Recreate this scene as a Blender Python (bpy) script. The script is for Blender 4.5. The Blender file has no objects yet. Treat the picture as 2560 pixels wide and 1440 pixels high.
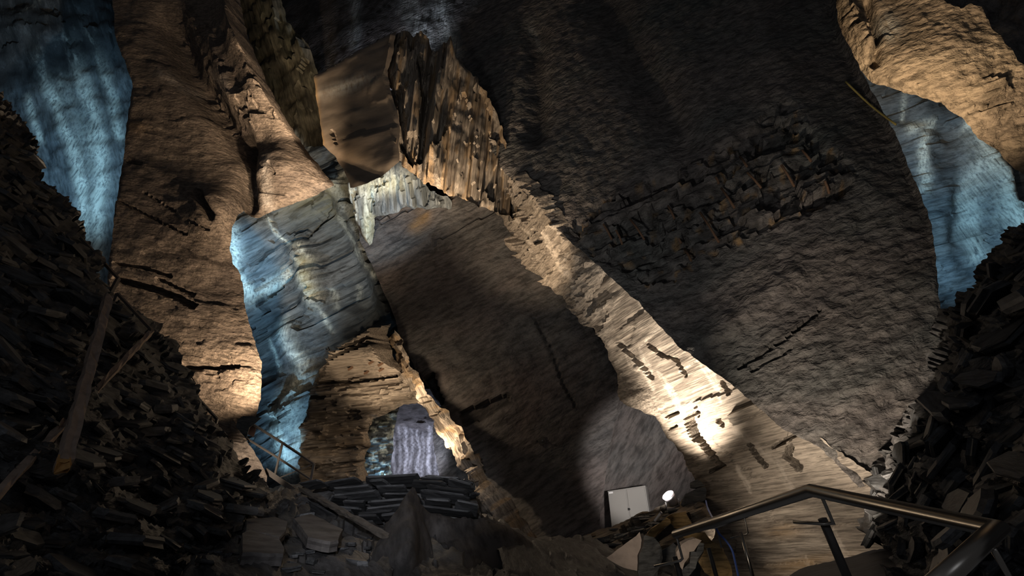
import bpy, bmesh, math, random
import numpy as np
from mathutils import Vector, Matrix
from mathutils.geometry import delaunay_2d_cdt
from mathutils.bvhtree import BVHTree

scene = bpy.context.scene
COL = scene.collection
random.seed(7)

# ------------------------------------------------------------------ camera, world, exposure
FPX = 1250.0
PITCH = math.radians(36)
CAM = Vector((0, 0, 1.6))
FWD = Vector((0, math.cos(PITCH), math.sin(PITCH)))
UPV = Vector((0, -math.sin(PITCH), math.cos(PITCH)))
RGT = Vector((1, 0, 0))
cd = bpy.data.cameras.new('camera')
cd.sensor_width = 36.0
cd.lens = 36.0 * FPX / 2560.0
cd.clip_start = 0.05
cd.clip_end = 300
cam = bpy.data.objects.new('camera', cd)
COL.objects.link(cam)
cam.location = CAM
cam.rotation_euler = (math.pi / 2 + PITCH, 0, 0)
scene.camera = cam

w = bpy.data.worlds.new('world')
scene.world = w
w.use_nodes = True
w.node_tree.nodes['Background'].inputs[0].default_value = (0.9, 0.92, 1.0, 1)
w.node_tree.nodes['Background'].inputs[1].default_value = 0.04
vs = scene.view_settings
vs.view_transform = 'Standard'
vs.look = 'None'
vs.gamma = 1
vs.use_curve_mapping = False
vs.exposure = 0.0


def P(px, py, d):
    px, py, d = float(px), float(py), float(d)
    return CAM + d * (((px - 1280) / FPX) * RGT + ((720 - py) / FPX) * UPV + FWD)


WARM = (1.0, 0.77, 0.53)
WHITE = (1.0, 0.86, 0.70)
BLUE = (0.40, 0.72, 1.0)
COOL = (0.80, 0.84, 1.0)


def spot(px, py, d, tx, ty, td, power, col, cone=90, blend=0.6, r=0.08):
    l = bpy.data.lights.new('lamp_or_fill_spot', 'SPOT')
    l.energy = power
    l.color = col
    l.spot_size = math.radians(cone)
    l.spot_blend = blend
    l.shadow_soft_size = r
    o = bpy.data.objects.new('lamp_or_fill_spot', l)
    COL.objects.link(o)
    a, b = P(px, py, d), P(tx, ty, td)
    o.location = a
    o.rotation_euler = (b - a).to_track_quat('-Z', 'Y').to_euler()
    return o


def bulb(px, py, d, power, col, r=0.1):
    l = bpy.data.lights.new('lamp_or_fill_point', 'POINT')
    l.energy = power
    l.color = col
    l.shadow_soft_size = r
    o = bpy.data.objects.new('lamp_or_fill_point', l)
    COL.objects.link(o)
    o.location = P(px, py, d)
    return o


# the floodlight on the ledge beside the right wall, and its spill
spot(1668, 1236, 8.22, 1712, 950, 9.0, 1500, WHITE, 84, 1.0, 0.10)
spot(1662, 1232, 8.20, 1615, 1160, 11.9, 460, (1.0, 0.92, 0.88), 54, 0.5, 0.10)
# unseen show cave lamps placed by the lit rock, plus added fill lights
spot(628, 1028, 9.2, 596, 900, 9.9, 1300, WARM, 120, 0.9, 0.05)
spot(555, 1090, 8.3, 632, 1165, 9.8, 260, WHITE, 50, 0.9, 0.05)
spot(760, 570, 10.0, 645, 230, 14.2, 1800, WARM, 62, 0.8, 0.08)
spot(700, 600, 10.4, 590, 590, 11.8, 330, WARM, 62, 0.35, 0.05)
spot(1120, 640, 10.2, 1060, 300, 12.6, 1000, WARM, 90, 0.7, 0.08)
spot(1210, 760, 9.4, 1320, 560, 12.0, 520, WARM, 80, 0.7, 0.08)
bulb(1030, 975, 11.0, 55, WARM, 0.05)
bulb(1095, 1115, 10.8, 60, WARM, 0.04)
bulb(1215, 1240, 9.9, 22, WARM, 0.04)
spot(905, 1060, 11.2, 915, 905, 12.0, 130, WARM, 120, 0.8, 0.05)
spot(150, 470, 13.5, 190, 320, 19.0, 1500, BLUE, 75, 0.8, 0.2)
spot(560, 660, 14.2, 640, 680, 16.2, 120, BLUE, 150, 0.8, 0.08)
spot(640, 900, 12.6, 720, 700, 15.6, 150, BLUE, 120, 0.9, 0.1)
spot(700, 1180, 12.6, 720, 950, 15.0, 160, BLUE, 120, 0.8, 0.1)
bulb(955, 1222, 13.2, 22, BLUE, 0.05)  # small blue fill added to brighten the narrow ledges
spot(1500, 1500, 3.0, 1690, 1350, 6.0, 95, WHITE, 40, 0.9, 0.15)  # fill added below the frame for the boulders and ochre rock
spot(930, 580, 12.0, 900, 470, 14.6, 120, (0.7, 0.85, 1.0), 140, 0.9, 0.1)
spot(2290, 600, 13.0, 2420, 440, 17.0, 850, (0.42, 0.74, 1.0), 110, 0.8, 0.15)
spot(2300, 420, 9.5, 2340, 120, 13.5, 1900, WARM, 75, 0.9, 0.15)
spot(1040, 1190, 14.6, 1045, 1090, 16.4, 150, COOL, 130, 0.9, 0.1)
spot(980, 200, 16.0, 950, 10, 20.0, 1000, COOL, 120, 0.9, 0.2)
spot(1940, 1400, 4.6, 2190, 850, 7.4, 720, WHITE, 66, 0.7, 0.12)
spot(1760, 1330, 6.6, 2040, 1330, 7.0, 120, WHITE, 110, 0.9, 0.10)
spot(760, 1480, 2.6, 1500, 380, 13.0, 520, (0.98, 0.97, 0.95), 74, 1.0, 0.3)  # broad fill added from below the frame to lift the dark pillar faces
spot(745, 330, 12.2, 640, 150, 14.0, 420, WARM, 100, 0.9, 0.06)
# dim fill lights added behind the camera to lift the foreground
for lx, ly, lz, e in ((-2.5, -2.5, 3.2, 45), (2.0, -2.0, 3.0, 14)):
    l = bpy.data.lights.new('rear_fill_light', 'POINT')
    l.energy = e
    l.color = (0.82, 0.88, 1.0)
    l.shadow_soft_size = 0.5
    o = bpy.data.objects.new('rear_fill_light', l)
    COL.objects.link(o)
    o.location = (lx, ly, lz)

l = bpy.data.lights.new('stack_fill_light', 'SPOT')  # unseen spot added behind the camera to brighten the stacked slates
l.energy = 1300
l.color = (0.9, 0.92, 1.0)
l.spot_size = math.radians(24)
l.spot_blend = 0.9
l.shadow_soft_size = 0.15
o = bpy.data.objects.new('stack_fill_light', l)
COL.objects.link(o)
o.location = (-0.6, -1.2, 2.6)
o.rotation_euler = (P(960, 1250, 7.4) - o.location).to_track_quat('-Z', 'Y').to_euler()

# ------------------------------------------------------------------ noise
_rng = np.random.RandomState(3)
_perm = _rng.permutation(256)
_perm = np.concatenate([_perm, _perm, _perm])
_ang = _rng.rand(256) * 2 * np.pi
_gx, _gy = np.cos(_ang), np.sin(_ang)


def pn(x, y, seed=0):
    x = np.asarray(x, float) + seed * 17.31
    y = np.asarray(y, float) + seed * 9.77
    xi = np.floor(x).astype(int)
    yi = np.floor(y).astype(int)
    xf, yf = x - xi, y - yi
    u = xf * xf * xf * (xf * (xf * 6 - 15) + 10)
    v = yf * yf * yf * (yf * (yf * 6 - 15) + 10)
    xi &= 255
    yi &= 255

    def g(i, j, fx, fy):
        h = _perm[_perm[(xi + i) & 255] + ((yi + j) & 255)]
        return _gx[h] * fx + _gy[h] * fy
    a = g(0, 0, xf, yf)
    b = g(1, 0, xf - 1, yf)
    c = g(0, 1, xf, yf - 1)
    d = g(1, 1, xf - 1, yf - 1)
    return (a + u * (b - a)) + v * ((c + u * (d - c)) - (a + u * (b - a)))


def fbm(x, y, o=4, seed=0, gain=0.5):
    s, a = 0, 1.0
    for k in range(o):
        s = s + a * pn(x * 2 ** k, y * 2 ** k, seed + k * 3)
        a *= gain
    return s


def hsh(a, b, seed=0):
    a = np.asarray(a, int)
    b = np.asarray(b, int)
    return _perm[(_perm[(a + seed * 31) & 255] + (b & 255)) & 255] / 255.0


def slate(u, v, lu, lv, seed=0, warp=0.7, lift=0.35):
    """Broken strata: each layer is cut into pieces that stand out by a random amount, and wear along them."""
    q = v / lv + warp * fbm(u / (lu * 1.6), v / (lv * 6), 3, seed)
    L = np.floor(q)
    fr = q - L
    s = u / (lu * (0.5 + hsh(L, L * 7 + 3, seed))) + 9 * hsh(L, L + 1, seed + 2) + 0.5 * pn(u / lu * 3, v / lv * 1.5, seed + 4)
    S = np.floor(s)
    r = hsh(L, S, seed + 5)
    return r + 0.5 * lift * (fr - 0.5) + 0.25 * fbm(u / lu * 2, v / lv * 2, 2, seed + 8)


def dist_path(px, py, pts):
    best = np.full(px.shape, 1e9)
    for (x0, y0), (x1, y1) in zip(pts[:-1], pts[1:]):
        dx, dy = x1 - x0, y1 - y0
        t = np.clip(((px - x0) * dx + (py - y0) * dy) / (dx * dx + dy * dy + 1e-9), 0, 1)
        best = np.minimum(best, np.hypot(px - x0 - t * dx, py - y0 - t * dy))
    return best


def inside(px, py, poly):
    c = np.zeros(px.shape, bool)
    n = len(poly)
    for i in range(n):
        x0, y0 = poly[i]
        x1, y1 = poly[(i + 1) % n]
        if y0 == y1:
            continue
        m = ((y0 > py) != (y1 > py)) & (px < (x1 - x0) * (py - y0) / (y1 - y0) + x0)
        c ^= m
    return c


def sdist(px, py, poly):
    d = dist_path(px, py, list(poly) + [poly[0]])
    return np.where(inside(px, py, poly), d, -d)


def sst(a, b, x):
    t = np.clip((x - a) / (b - a), 0, 1)
    return t * t * (3 - 2 * t)


# ------------------------------------------------------------------ tags and mesh helpers
def tag(o, label=None, cat=None, group=None, kind=None):
    if label:
        o['label'] = label
    if cat:
        o['category'] = cat
    if group:
        o['group'] = group
    if kind:
        o['kind'] = kind
    elif cat:
        o['kind'] = 'thing'
    return o


def link_mesh(name, verts, faces, mat, parent=None, smooth=False):
    me = bpy.data.meshes.new(name)
    me.from_pydata([tuple(v) for v in verts], [], faces)
    me.update()
    if mat:
        me.materials.append(mat)
    if smooth:
        me.polygons.foreach_set('use_smooth', [True] * len(me.polygons))
    o = bpy.data.objects.new(name, me)
    COL.objects.link(o)
    if parent:
        o.parent = parent
        o.matrix_parent_inverse = parent.matrix_world.inverted()
    return o


def bm_obj(name, bm, mat, parent=None, smooth=False):
    bmesh.ops.recalc_face_normals(bm, faces=bm.faces[:])
    me = bpy.data.meshes.new(name)
    bm.to_mesh(me)
    bm.free()
    me.materials.append(mat)
    if smooth:
        me.polygons.foreach_set('use_smooth', [True] * len(me.polygons))
    o = bpy.data.objects.new(name, me)
    COL.objects.link(o)
    if parent:
        o.parent = parent
        o.matrix_parent_inverse = parent.matrix_world.inverted()
    return o


def empty(name, loc):
    o = bpy.data.objects.new(name, None)
    COL.objects.link(o)
    o.location = loc
    o.empty_display_size = 0.1
    bpy.context.view_layer.update()
    return o


def tube_bm(pts, r, n=12, bm=None, caps=True, r_end=None):
    """A round bar along the points, mitred at the bends."""
    bm = bm or bmesh.new()
    pts = [Vector(p) for p in pts]
    rings = []
    ref = None
    for i, p in enumerate(pts):
        if i == 0:
            t = (pts[1] - p).normalized()
            m = t
            sc = 1
        elif i == len(pts) - 1:
            t = (p - pts[i - 1]).normalized()
            m = t
            sc = 1
        else:
            a = (p - pts[i - 1]).normalized()
            b = (pts[i + 1] - p).normalized()
            m = (a + b).normalized()
            sc = 1 / max(0.35, m.dot(a))
            bend = (b - a)
        if ref is None:
            ref = m.orthogonal().normalized()
        ref = (ref - m * ref.dot(m)).normalized()
        x, y = ref, m.cross(ref)
        rr = r if r_end is None else r + (r_end - r) * i / (len(pts) - 1)
        ring = []
        for k in range(n):
            q = x * math.cos(2 * math.pi * k / n) * rr + y * math.sin(2 * math.pi * k / n) * rr
            if sc != 1 and bend.length > 1e-6:
                bd = (bend - m * bend.dot(m)).normalized()
                q = q + bd * (q.dot(bd) * (sc - 1))
            ring.append(bm.verts.new(p + q))
        rings.append(ring)
    for a, b in zip(rings[:-1], rings[1:]):
        for k in range(n):
            bm.faces.new((a[k], a[(k + 1) % n], b[(k + 1) % n], b[k]))
    if caps:
        bm.faces.new(rings[0][::-1])
        bm.faces.new(rings[-1])
    return bm


def beam_bm(a, b, wdt, hgt, up=None, bm=None):
    """A square section bar from a to b."""
    bm = bm or bmesh.new()
    a, b = Vector(a), Vector(b)
    t = (b - a).normalized()
    up = Vector(up) if up else Vector((0, 0, 1))
    s = t.cross(up).normalized()
    u = s.cross(t).normalized()
    vv = []
    for p in (a, b):
        for sx, sy in ((-1, -1), (1, -1), (1, 1), (-1, 1)):
            vv.append(bm.verts.new(p + s * sx * wdt / 2 + u * sy * hgt / 2))
    for f in ((0, 1, 2, 3), (7, 6, 5, 4), (0, 4, 5, 1), (1, 5, 6, 2), (2, 6, 7, 3), (3, 7, 4, 0)):
        bm.faces.new([vv[i] for i in f])
    return bm


def box_bm(c, x, y, z, bm=None, bevel=0):
    """Box by centre and three half-axis vectors."""
    bm = bm or bmesh.new()
    c, x, y, z = map(Vector, (c, x, y, z))
    vv = [bm.verts.new(c + sx * x + sy * y + sz * z) for sz in (-1, 1) for sx, sy in ((-1, -1), (1, -1), (1, 1), (-1, 1))]
    fs = [bm.faces.new([vv[i] for i in f]) for f in ((3, 2, 1, 0), (4, 5, 6, 7), (0, 1, 5, 4), (1, 2, 6, 5), (2, 3, 7, 6), (3, 0, 4, 7))]
    if bevel:
        es = list({e for f in fs for e in f.edges})
        bmesh.ops.bevel(bm, geom=es, offset=bevel, segments=2, affect='EDGES', profile=0.5)
    return bm


# ------------------------------------------------------------------ materials
def nodes(m):
    m.use_nodes = True
    nt = m.node_tree
    return nt, nt.nodes['Principled BSDF'], nt.links.new


def rock_mat(name, c1, c2, c3, scale=3.0, stretch=6.0, bump=0.5, bdist=0.03, stip=0.0, sscale=14, rough=0.8, spec=0.3,
             white=(0.55, 0.6, 0.58), ochre=(0.30, 0.17, 0.05), fine=1.0, attr=True):
    m = bpy.data.materials.new(name)
    nt, bs, L = nodes(m)
    N = nt.nodes.new

    def node(t, **kw):
        n = N(t)
        for k, v in kw.items():
            setattr(n, k, v)
        return n
    if attr:
        at = node('ShaderNodeAttribute', attribute_name='uvw')
        vec = at.outputs['Vector']
    else:
        at = node('ShaderNodeTexCoord')
        vec = at.outputs['Object']

    def noise(sc, det, s3, rg=0.55, dist=0.0):
        mp = node('ShaderNodeMapping')
        mp.inputs['Scale'].default_value = s3
        L(vec, mp.inputs['Vector'])
        n = node('ShaderNodeTexNoise')
        n.inputs['Scale'].default_value = sc
        n.inputs['Detail'].default_value = det
        n.inputs['Roughness'].default_value = rg
        n.inputs['Distortion'].default_value = dist
        L(mp.outputs[0], n.inputs['Vector'])
        return n.outputs['Fac']

    def ramp(f, a, b):
        r = node('ShaderNodeMapRange')
        r.inputs['From Min'].default_value = a
        r.inputs['From Max'].default_value = b
        L(f, r.inputs['Value'])
        return r.outputs[0]

    def mix(f, a, b, mode='MIX'):
        x = node('ShaderNodeMix', data_type='RGBA', blend_type=mode)
        if isinstance(f, (int, float)):
            x.inputs[0].default_value = f
        else:
            L(f, x.inputs[0])
        for i, c in ((6, a), (7, b)):
            if isinstance(c, tuple):
                x.inputs[i].default_value = (*c, 1)
            else:
                L(c, x.inputs[i])
        return x.outputs[2]

    def mul(a, b):
        x = node('ShaderNodeMath', operation='MULTIPLY')
        for i, c in enumerate((a, b)):
            if isinstance(c, (int, float)):
                x.inputs[i].default_value = c
            else:
                L(c, x.inputs[i])
        return x.outputs[0]
    st = (1.0 / stretch, 1.0, 1.0)
    n1 = noise(scale, 9, st, 0.62)
    n2 = noise(0.55, 4, (0.6, 1, 1), 0.55, 0.4)
    n3 = noise(scale * 3.3, 6, st, 0.65)
    base = mix(ramp(n1, 0.40, 0.60), c1, c2)
    base = mix(ramp(n2, 0.42, 0.68), base, c3)
    base = mix(0.75 * fine, base, mix(ramp(n3, 0.38, 0.58), (0.35, 0.35, 0.35), (1.25, 1.25, 1.25)), 'MULTIPLY')
    if attr:
        ti = node('ShaderNodeAttribute', attribute_name='tint')
        sp = node('ShaderNodeSeparateColor')
        L(ti.outputs['Color'], sp.inputs[0])
        tc = node('ShaderNodeTexCoord')
        mp = node('ShaderNodeMapping')
        mp.inputs['Scale'].default_value = (9, 9, 0.35)
        L(tc.outputs['Object'], mp.inputs['Vector'])
        ns = node('ShaderNodeTexNoise')
        ns.inputs['Scale'].default_value = 1.6
        ns.inputs['Detail'].default_value = 8
        ns.inputs['Roughness'].default_value = 0.65
        L(mp.outputs[0], ns.inputs['Vector'])
        streak = ramp(ns.outputs['Fac'], 0.32, 0.56)
        base = mix(mul(sp.outputs[0], streak), base, white)
        base = mix(mul(sp.outputs[1], ramp(n1, 0.3, 0.6)), base, ochre)
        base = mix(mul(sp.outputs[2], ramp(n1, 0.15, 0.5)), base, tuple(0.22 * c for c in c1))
    L(base, bs.inputs['Base Color'])
    bs.inputs['Roughness'].default_value = rough
    bs.inputs['Specular IOR Level'].default_value = spec
    b1 = node('ShaderNodeBump')
    b1.inputs['Strength'].default_value = bump
    b1.inputs['Distance'].default_value = bdist * 2.2
    L(n1, b1.inputs['Height'])
    b2 = node('ShaderNodeBump')
    b2.inputs['Strength'].default_value = bump * 0.7
    b2.inputs['Distance'].default_value = bdist * 0.8
    L(n3, b2.inputs['Height'])
    L(b1.outputs[0], b2.inputs['Normal'])
    last = b2
    if stip > 0:
        n4 = noise(sscale, 4, (0.6, 1.0, 1.0), 0.55, 0.3)
        b3 = node('ShaderNodeBump')
        b3.inputs['Strength'].default_value = stip
        b3.inputs['Distance'].default_value = 0.12
        L(n4, b3.inputs['Height'])
        L(b2.outputs[0], b3.inputs['Normal'])
        last = b3
    L(last.outputs[0], bs.inputs['Normal'])
    return m


def plain_mat(name, c, rough=0.5, metal=0.0, spec=0.5, var=0.15, nscale=20, bump=0.0, emis=None, stretch=(1, 1, 1)):
    m = bpy.data.materials.new(name)
    nt, bs, L = nodes(m)
    tc = nt.nodes.new('ShaderNodeTexCoord')
    mp = nt.nodes.new('ShaderNodeMapping')
    mp.inputs['Scale'].default_value = stretch
    n = nt.nodes.new('ShaderNodeTexNoise')
    n.inputs['Scale'].default_value = nscale
    n.inputs['Detail'].default_value = 5
    L(tc.outputs['Object'], mp.inputs[0])
    L(mp.outputs[0], n.inputs['Vector'])
    x = nt.nodes.new('ShaderNodeMix')
    x.data_type = 'RGBA'
    L(n.outputs['Fac'], x.inputs[0])
    x.inputs[6].default_value = (*[max(0, k * (1 - var)) for k in c], 1)
    x.inputs[7].default_value = (*[min(1, k * (1 + var)) for k in c], 1)
    L(x.outputs[2], bs.inputs['Base Color'])
    bs.inputs['Roughness'].default_value = rough
    bs.inputs['Metallic'].default_value = metal
    bs.inputs['Specular IOR Level'].default_value = spec
    if bump:
        b = nt.nodes.new('ShaderNodeBump')
        b.inputs['Strength'].default_value = bump
        b.inputs['Distance'].default_value = 0.01
        L(n.outputs['Fac'], b.inputs['Height'])
        L(b.outputs[0], bs.inputs['Normal'])
    if emis:
        bs.inputs['Emission Color'].default_value = (*emis[:3], 1)
        bs.inputs['Emission Strength'].default_value = emis[3]
    return m


M = {}
M['roof'] = rock_mat('stippled_roof_slate', (0.095, 0.084, 0.079), (0.14, 0.122, 0.110), (0.076, 0.080, 0.076), 2.2, 2.0, 0.5, 0.04, 0.9, 9, 0.8, 0.25)
M['tan'] = rock_mat('stippled_tan_slate', (0.24, 0.185, 0.125), (0.30, 0.235, 0.16), (0.20, 0.155, 0.11), 2.0, 3.0, 0.5, 0.04, 0.9, 8, 0.85, 0.2)
M['brown'] = rock_mat('sawn_brown_slate', (0.14, 0.108, 0.084), (0.225, 0.175, 0.135), (0.10, 0.078, 0.065), 6.0, 4.5, 0.9, 0.04, 0.5, 13, 0.75, 0.3, white=(0.5, 0.45, 0.4))
M['grey'] = rock_mat('sawn_grey_slate', (0.085, 0.082, 0.080), (0.12, 0.112, 0.105), (0.11, 0.088, 0.080), 3.0, 4.0, 0.5, 0.03, 0.45, 13, 0.8, 0.25)
M['blue'] = rock_mat('wet_grey_slate', (0.085, 0.105, 0.12), (0.145, 0.165, 0.175), (0.12, 0.125, 0.125), 3.2, 8.0, 0.7, 0.04, 0.2, 12, 0.7, 0.35, white=(0.78, 0.84, 0.76), ochre=(0.38, 0.36, 0.18))
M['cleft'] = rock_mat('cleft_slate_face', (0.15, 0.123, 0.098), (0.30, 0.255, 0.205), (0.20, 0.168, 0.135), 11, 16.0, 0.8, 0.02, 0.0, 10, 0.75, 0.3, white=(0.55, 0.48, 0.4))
M['smooth'] = rock_mat('smooth_cleavage_face', (0.16, 0.125, 0.095), (0.20, 0.16, 0.12), (0.13, 0.105, 0.085), 1.2, 3.0, 0.25, 0.02, 0.0, 10, 0.6, 0.35, fine=0.4)
M['dark'] = rock_mat('dark_slate_rubble', (0.036, 0.036, 0.038), (0.075, 0.072, 0.068), (0.05, 0.046, 0.044), 5.0, 5.0, 0.7, 0.03, 0.2, 16, 0.62, 0.45)
M['step'] = rock_mat('blue_black_flat_slate', (0.026, 0.031, 0.045), (0.042, 0.048, 0.064), (0.030, 0.034, 0.046), 2.5, 6, 0.3, 0.02, 0, 12, 0.7, 0.35)
M['silt'] = rock_mat('brown_silt_mound', (0.052, 0.046, 0.043), (0.072, 0.063, 0.057), (0.050, 0.047, 0.046), 2.2, 5.0, 0.4, 0.03, 0.1, 22, 0.85, 0.2)
M['purple'] = rock_mat('purple_grey_slate', (0.095, 0.09, 0.10), (0.15, 0.14, 0.15), (0.085, 0.08, 0.085), 3.5, 3.0, 0.7, 0.04, 0.2, 12, 0.7, 0.3, white=(0.75, 0.76, 0.85))
M['green'] = rock_mat('mossy_green_slate', (0.07, 0.06, 0.04), (0.105, 0.09, 0.058), (0.06, 0.06, 0.04), 3.0, 9.0, 0.8, 0.05, 0.1, 12, 0.8, 0.25)

M['slab'] = [rock_mat('loose_slate_%s' % n, tuple(k * f for k in (0.048, 0.050, 0.053)), tuple(k * f for k in (0.082, 0.084, 0.086)), tuple(k * f for k in (0.06, 0.056, 0.054)), 6, 4, 0.4, 0.012, 0, 10, 0.55, 0.5, attr=False)
             for n, f in (('dark', 0.6), ('grey', 0.85), ('pale', 1.3))]
M['path_slab'] = rock_mat('path_slab_slate', (0.075, 0.067, 0.062), (0.10, 0.09, 0.082), (0.065, 0.06, 0.06), 2.0, 2, 0.3, 0.012, 0, 10, 0.75, 0.3, attr=False)
M['pale'] = rock_mat('pale_cleaved_slate', (0.30, 0.245, 0.20), (0.36, 0.30, 0.25), (0.27, 0.22, 0.19), 2.0, 2, 0.2, 0.01, 0, 10, 0.7, 0.3, attr=False, fine=0.4)
M['streaky'] = rock_mat('striped_dark_slate', (0.045, 0.048, 0.05), (0.12, 0.115, 0.105), (0.06, 0.06, 0.06), 9.0, 7, 0.6, 0.02, 0, 10, 0.6, 0.4, attr=False)
M['ochre'] = rock_mat('ochre_stained_slate', (0.36, 0.22, 0.075), (0.48, 0.32, 0.13), (0.20, 0.14, 0.075), 9.0, 7, 0.6, 0.02, 0, 10, 0.75, 0.3, attr=False)
M['wood'] = plain_mat('weathered_wood', (0.26, 0.20, 0.16), 0.85, 0, 0.2, 0.55, 14, 0.8, stretch=(1, 1, 0.12))
M['wood_dark'] = plain_mat('dark_weathered_wood', (0.10, 0.085, 0.07), 0.85, 0, 0.2, 0.5, 14, 0.8)
M['wood2'] = plain_mat('broken_wood', (0.42, 0.23, 0.08), 0.85, 0, 0.2, 0.4, 30, 0.6)
M['steel'] = plain_mat('galvanised_steel', (0.20, 0.20, 0.21), 0.45, 0.7, 0.5, 0.2, 12)
M['rail'] = plain_mat('painted_rail_steel', (0.10, 0.085, 0.075), 0.5, 0.2, 0.5, 0.2, 12)
M['tube'] = plain_mat('brushed_steel_tube', (0.34, 0.31, 0.27), 0.32, 1.0, 0.5, 0.12, 8)
M['post'] = plain_mat('dark_iron_post', (0.07, 0.062, 0.055), 0.6, 0.5, 0.5, 0.35, 25, 0.3)
M['rust'] = plain_mat('rusty_iron', (0.13, 0.075, 0.045), 0.85, 0.2, 0.3, 0.5, 40, 0.4)
M['cab'] = plain_mat('grey_cabinet_paint', (0.27, 0.265, 0.25), 0.45, 0, 0.4, 0.03, 5)
M['cabdark'] = plain_mat('black_plastic', (0.02, 0.02, 0.02), 0.4, 0, 0.5, 0.1, 5)
M['plate'] = plain_mat('white_plate', (0.75, 0.75, 0.75), 0.4, 0, 0.5, 0.02, 5)
M['lamp'] = plain_mat('grey_lamp_housing', (0.35, 0.33, 0.34), 0.4, 0.5, 0.5, 0.1, 10)
M['lens'] = plain_mat('lit_lamp_glass', (0.9, 0.9, 0.9), 0.2, 0, 0.5, 0.0, 5, emis=(1.0, 0.95, 1.0, 9.0))
M['cable'] = plain_mat('blue_cable', (0.04, 0.085, 0.30), 0.5, 0, 0.5, 0.1, 10)
M['sign'] = plain_mat('dark_red_board', (0.025, 0.014, 0.012), 0.6, 0, 0.3, 0.1, 10)
M['yellow'] = plain_mat('yellow_rod', (0.35, 0.27, 0.08), 0.6, 0, 0.3, 0.2, 10)

# ------------------------------------------------------------------ rock faces
FACE = {}


class NS:
    pass


def plane_of(anch):
    """1/d = a*px + b*py + c through three points (px, py, depth)."""
    A = np.array([[x, y, 1.0] for x, y, d in anch])
    return np.linalg.solve(A, np.array([1.0 / d for x, y, d in anch]))


def rag(poly, step, amp, seed):
    out = []
    n = len(poly)
    for i in range(n):
        x0, y0 = poly[i]
        x1, y1 = poly[(i + 1) % n]
        L = math.hypot(x1 - x0, y1 - y0)
        k = max(1, int(L / step))
        nx, ny = -(y1 - y0) / (L + 1e-9), (x1 - x0) / (L + 1e-9)
        for j in range(k):
            t = j / k
            x, y = x0 + (x1 - x0) * t, y0 + (y1 - y0) * t
            o = amp * (fbm(np.array([x / 26.0]), np.array([y / 26.0]), 3, seed)[0] * 1.6) if amp else 0
            out.append((x + nx * o, y + ny * o))
    return out


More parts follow.
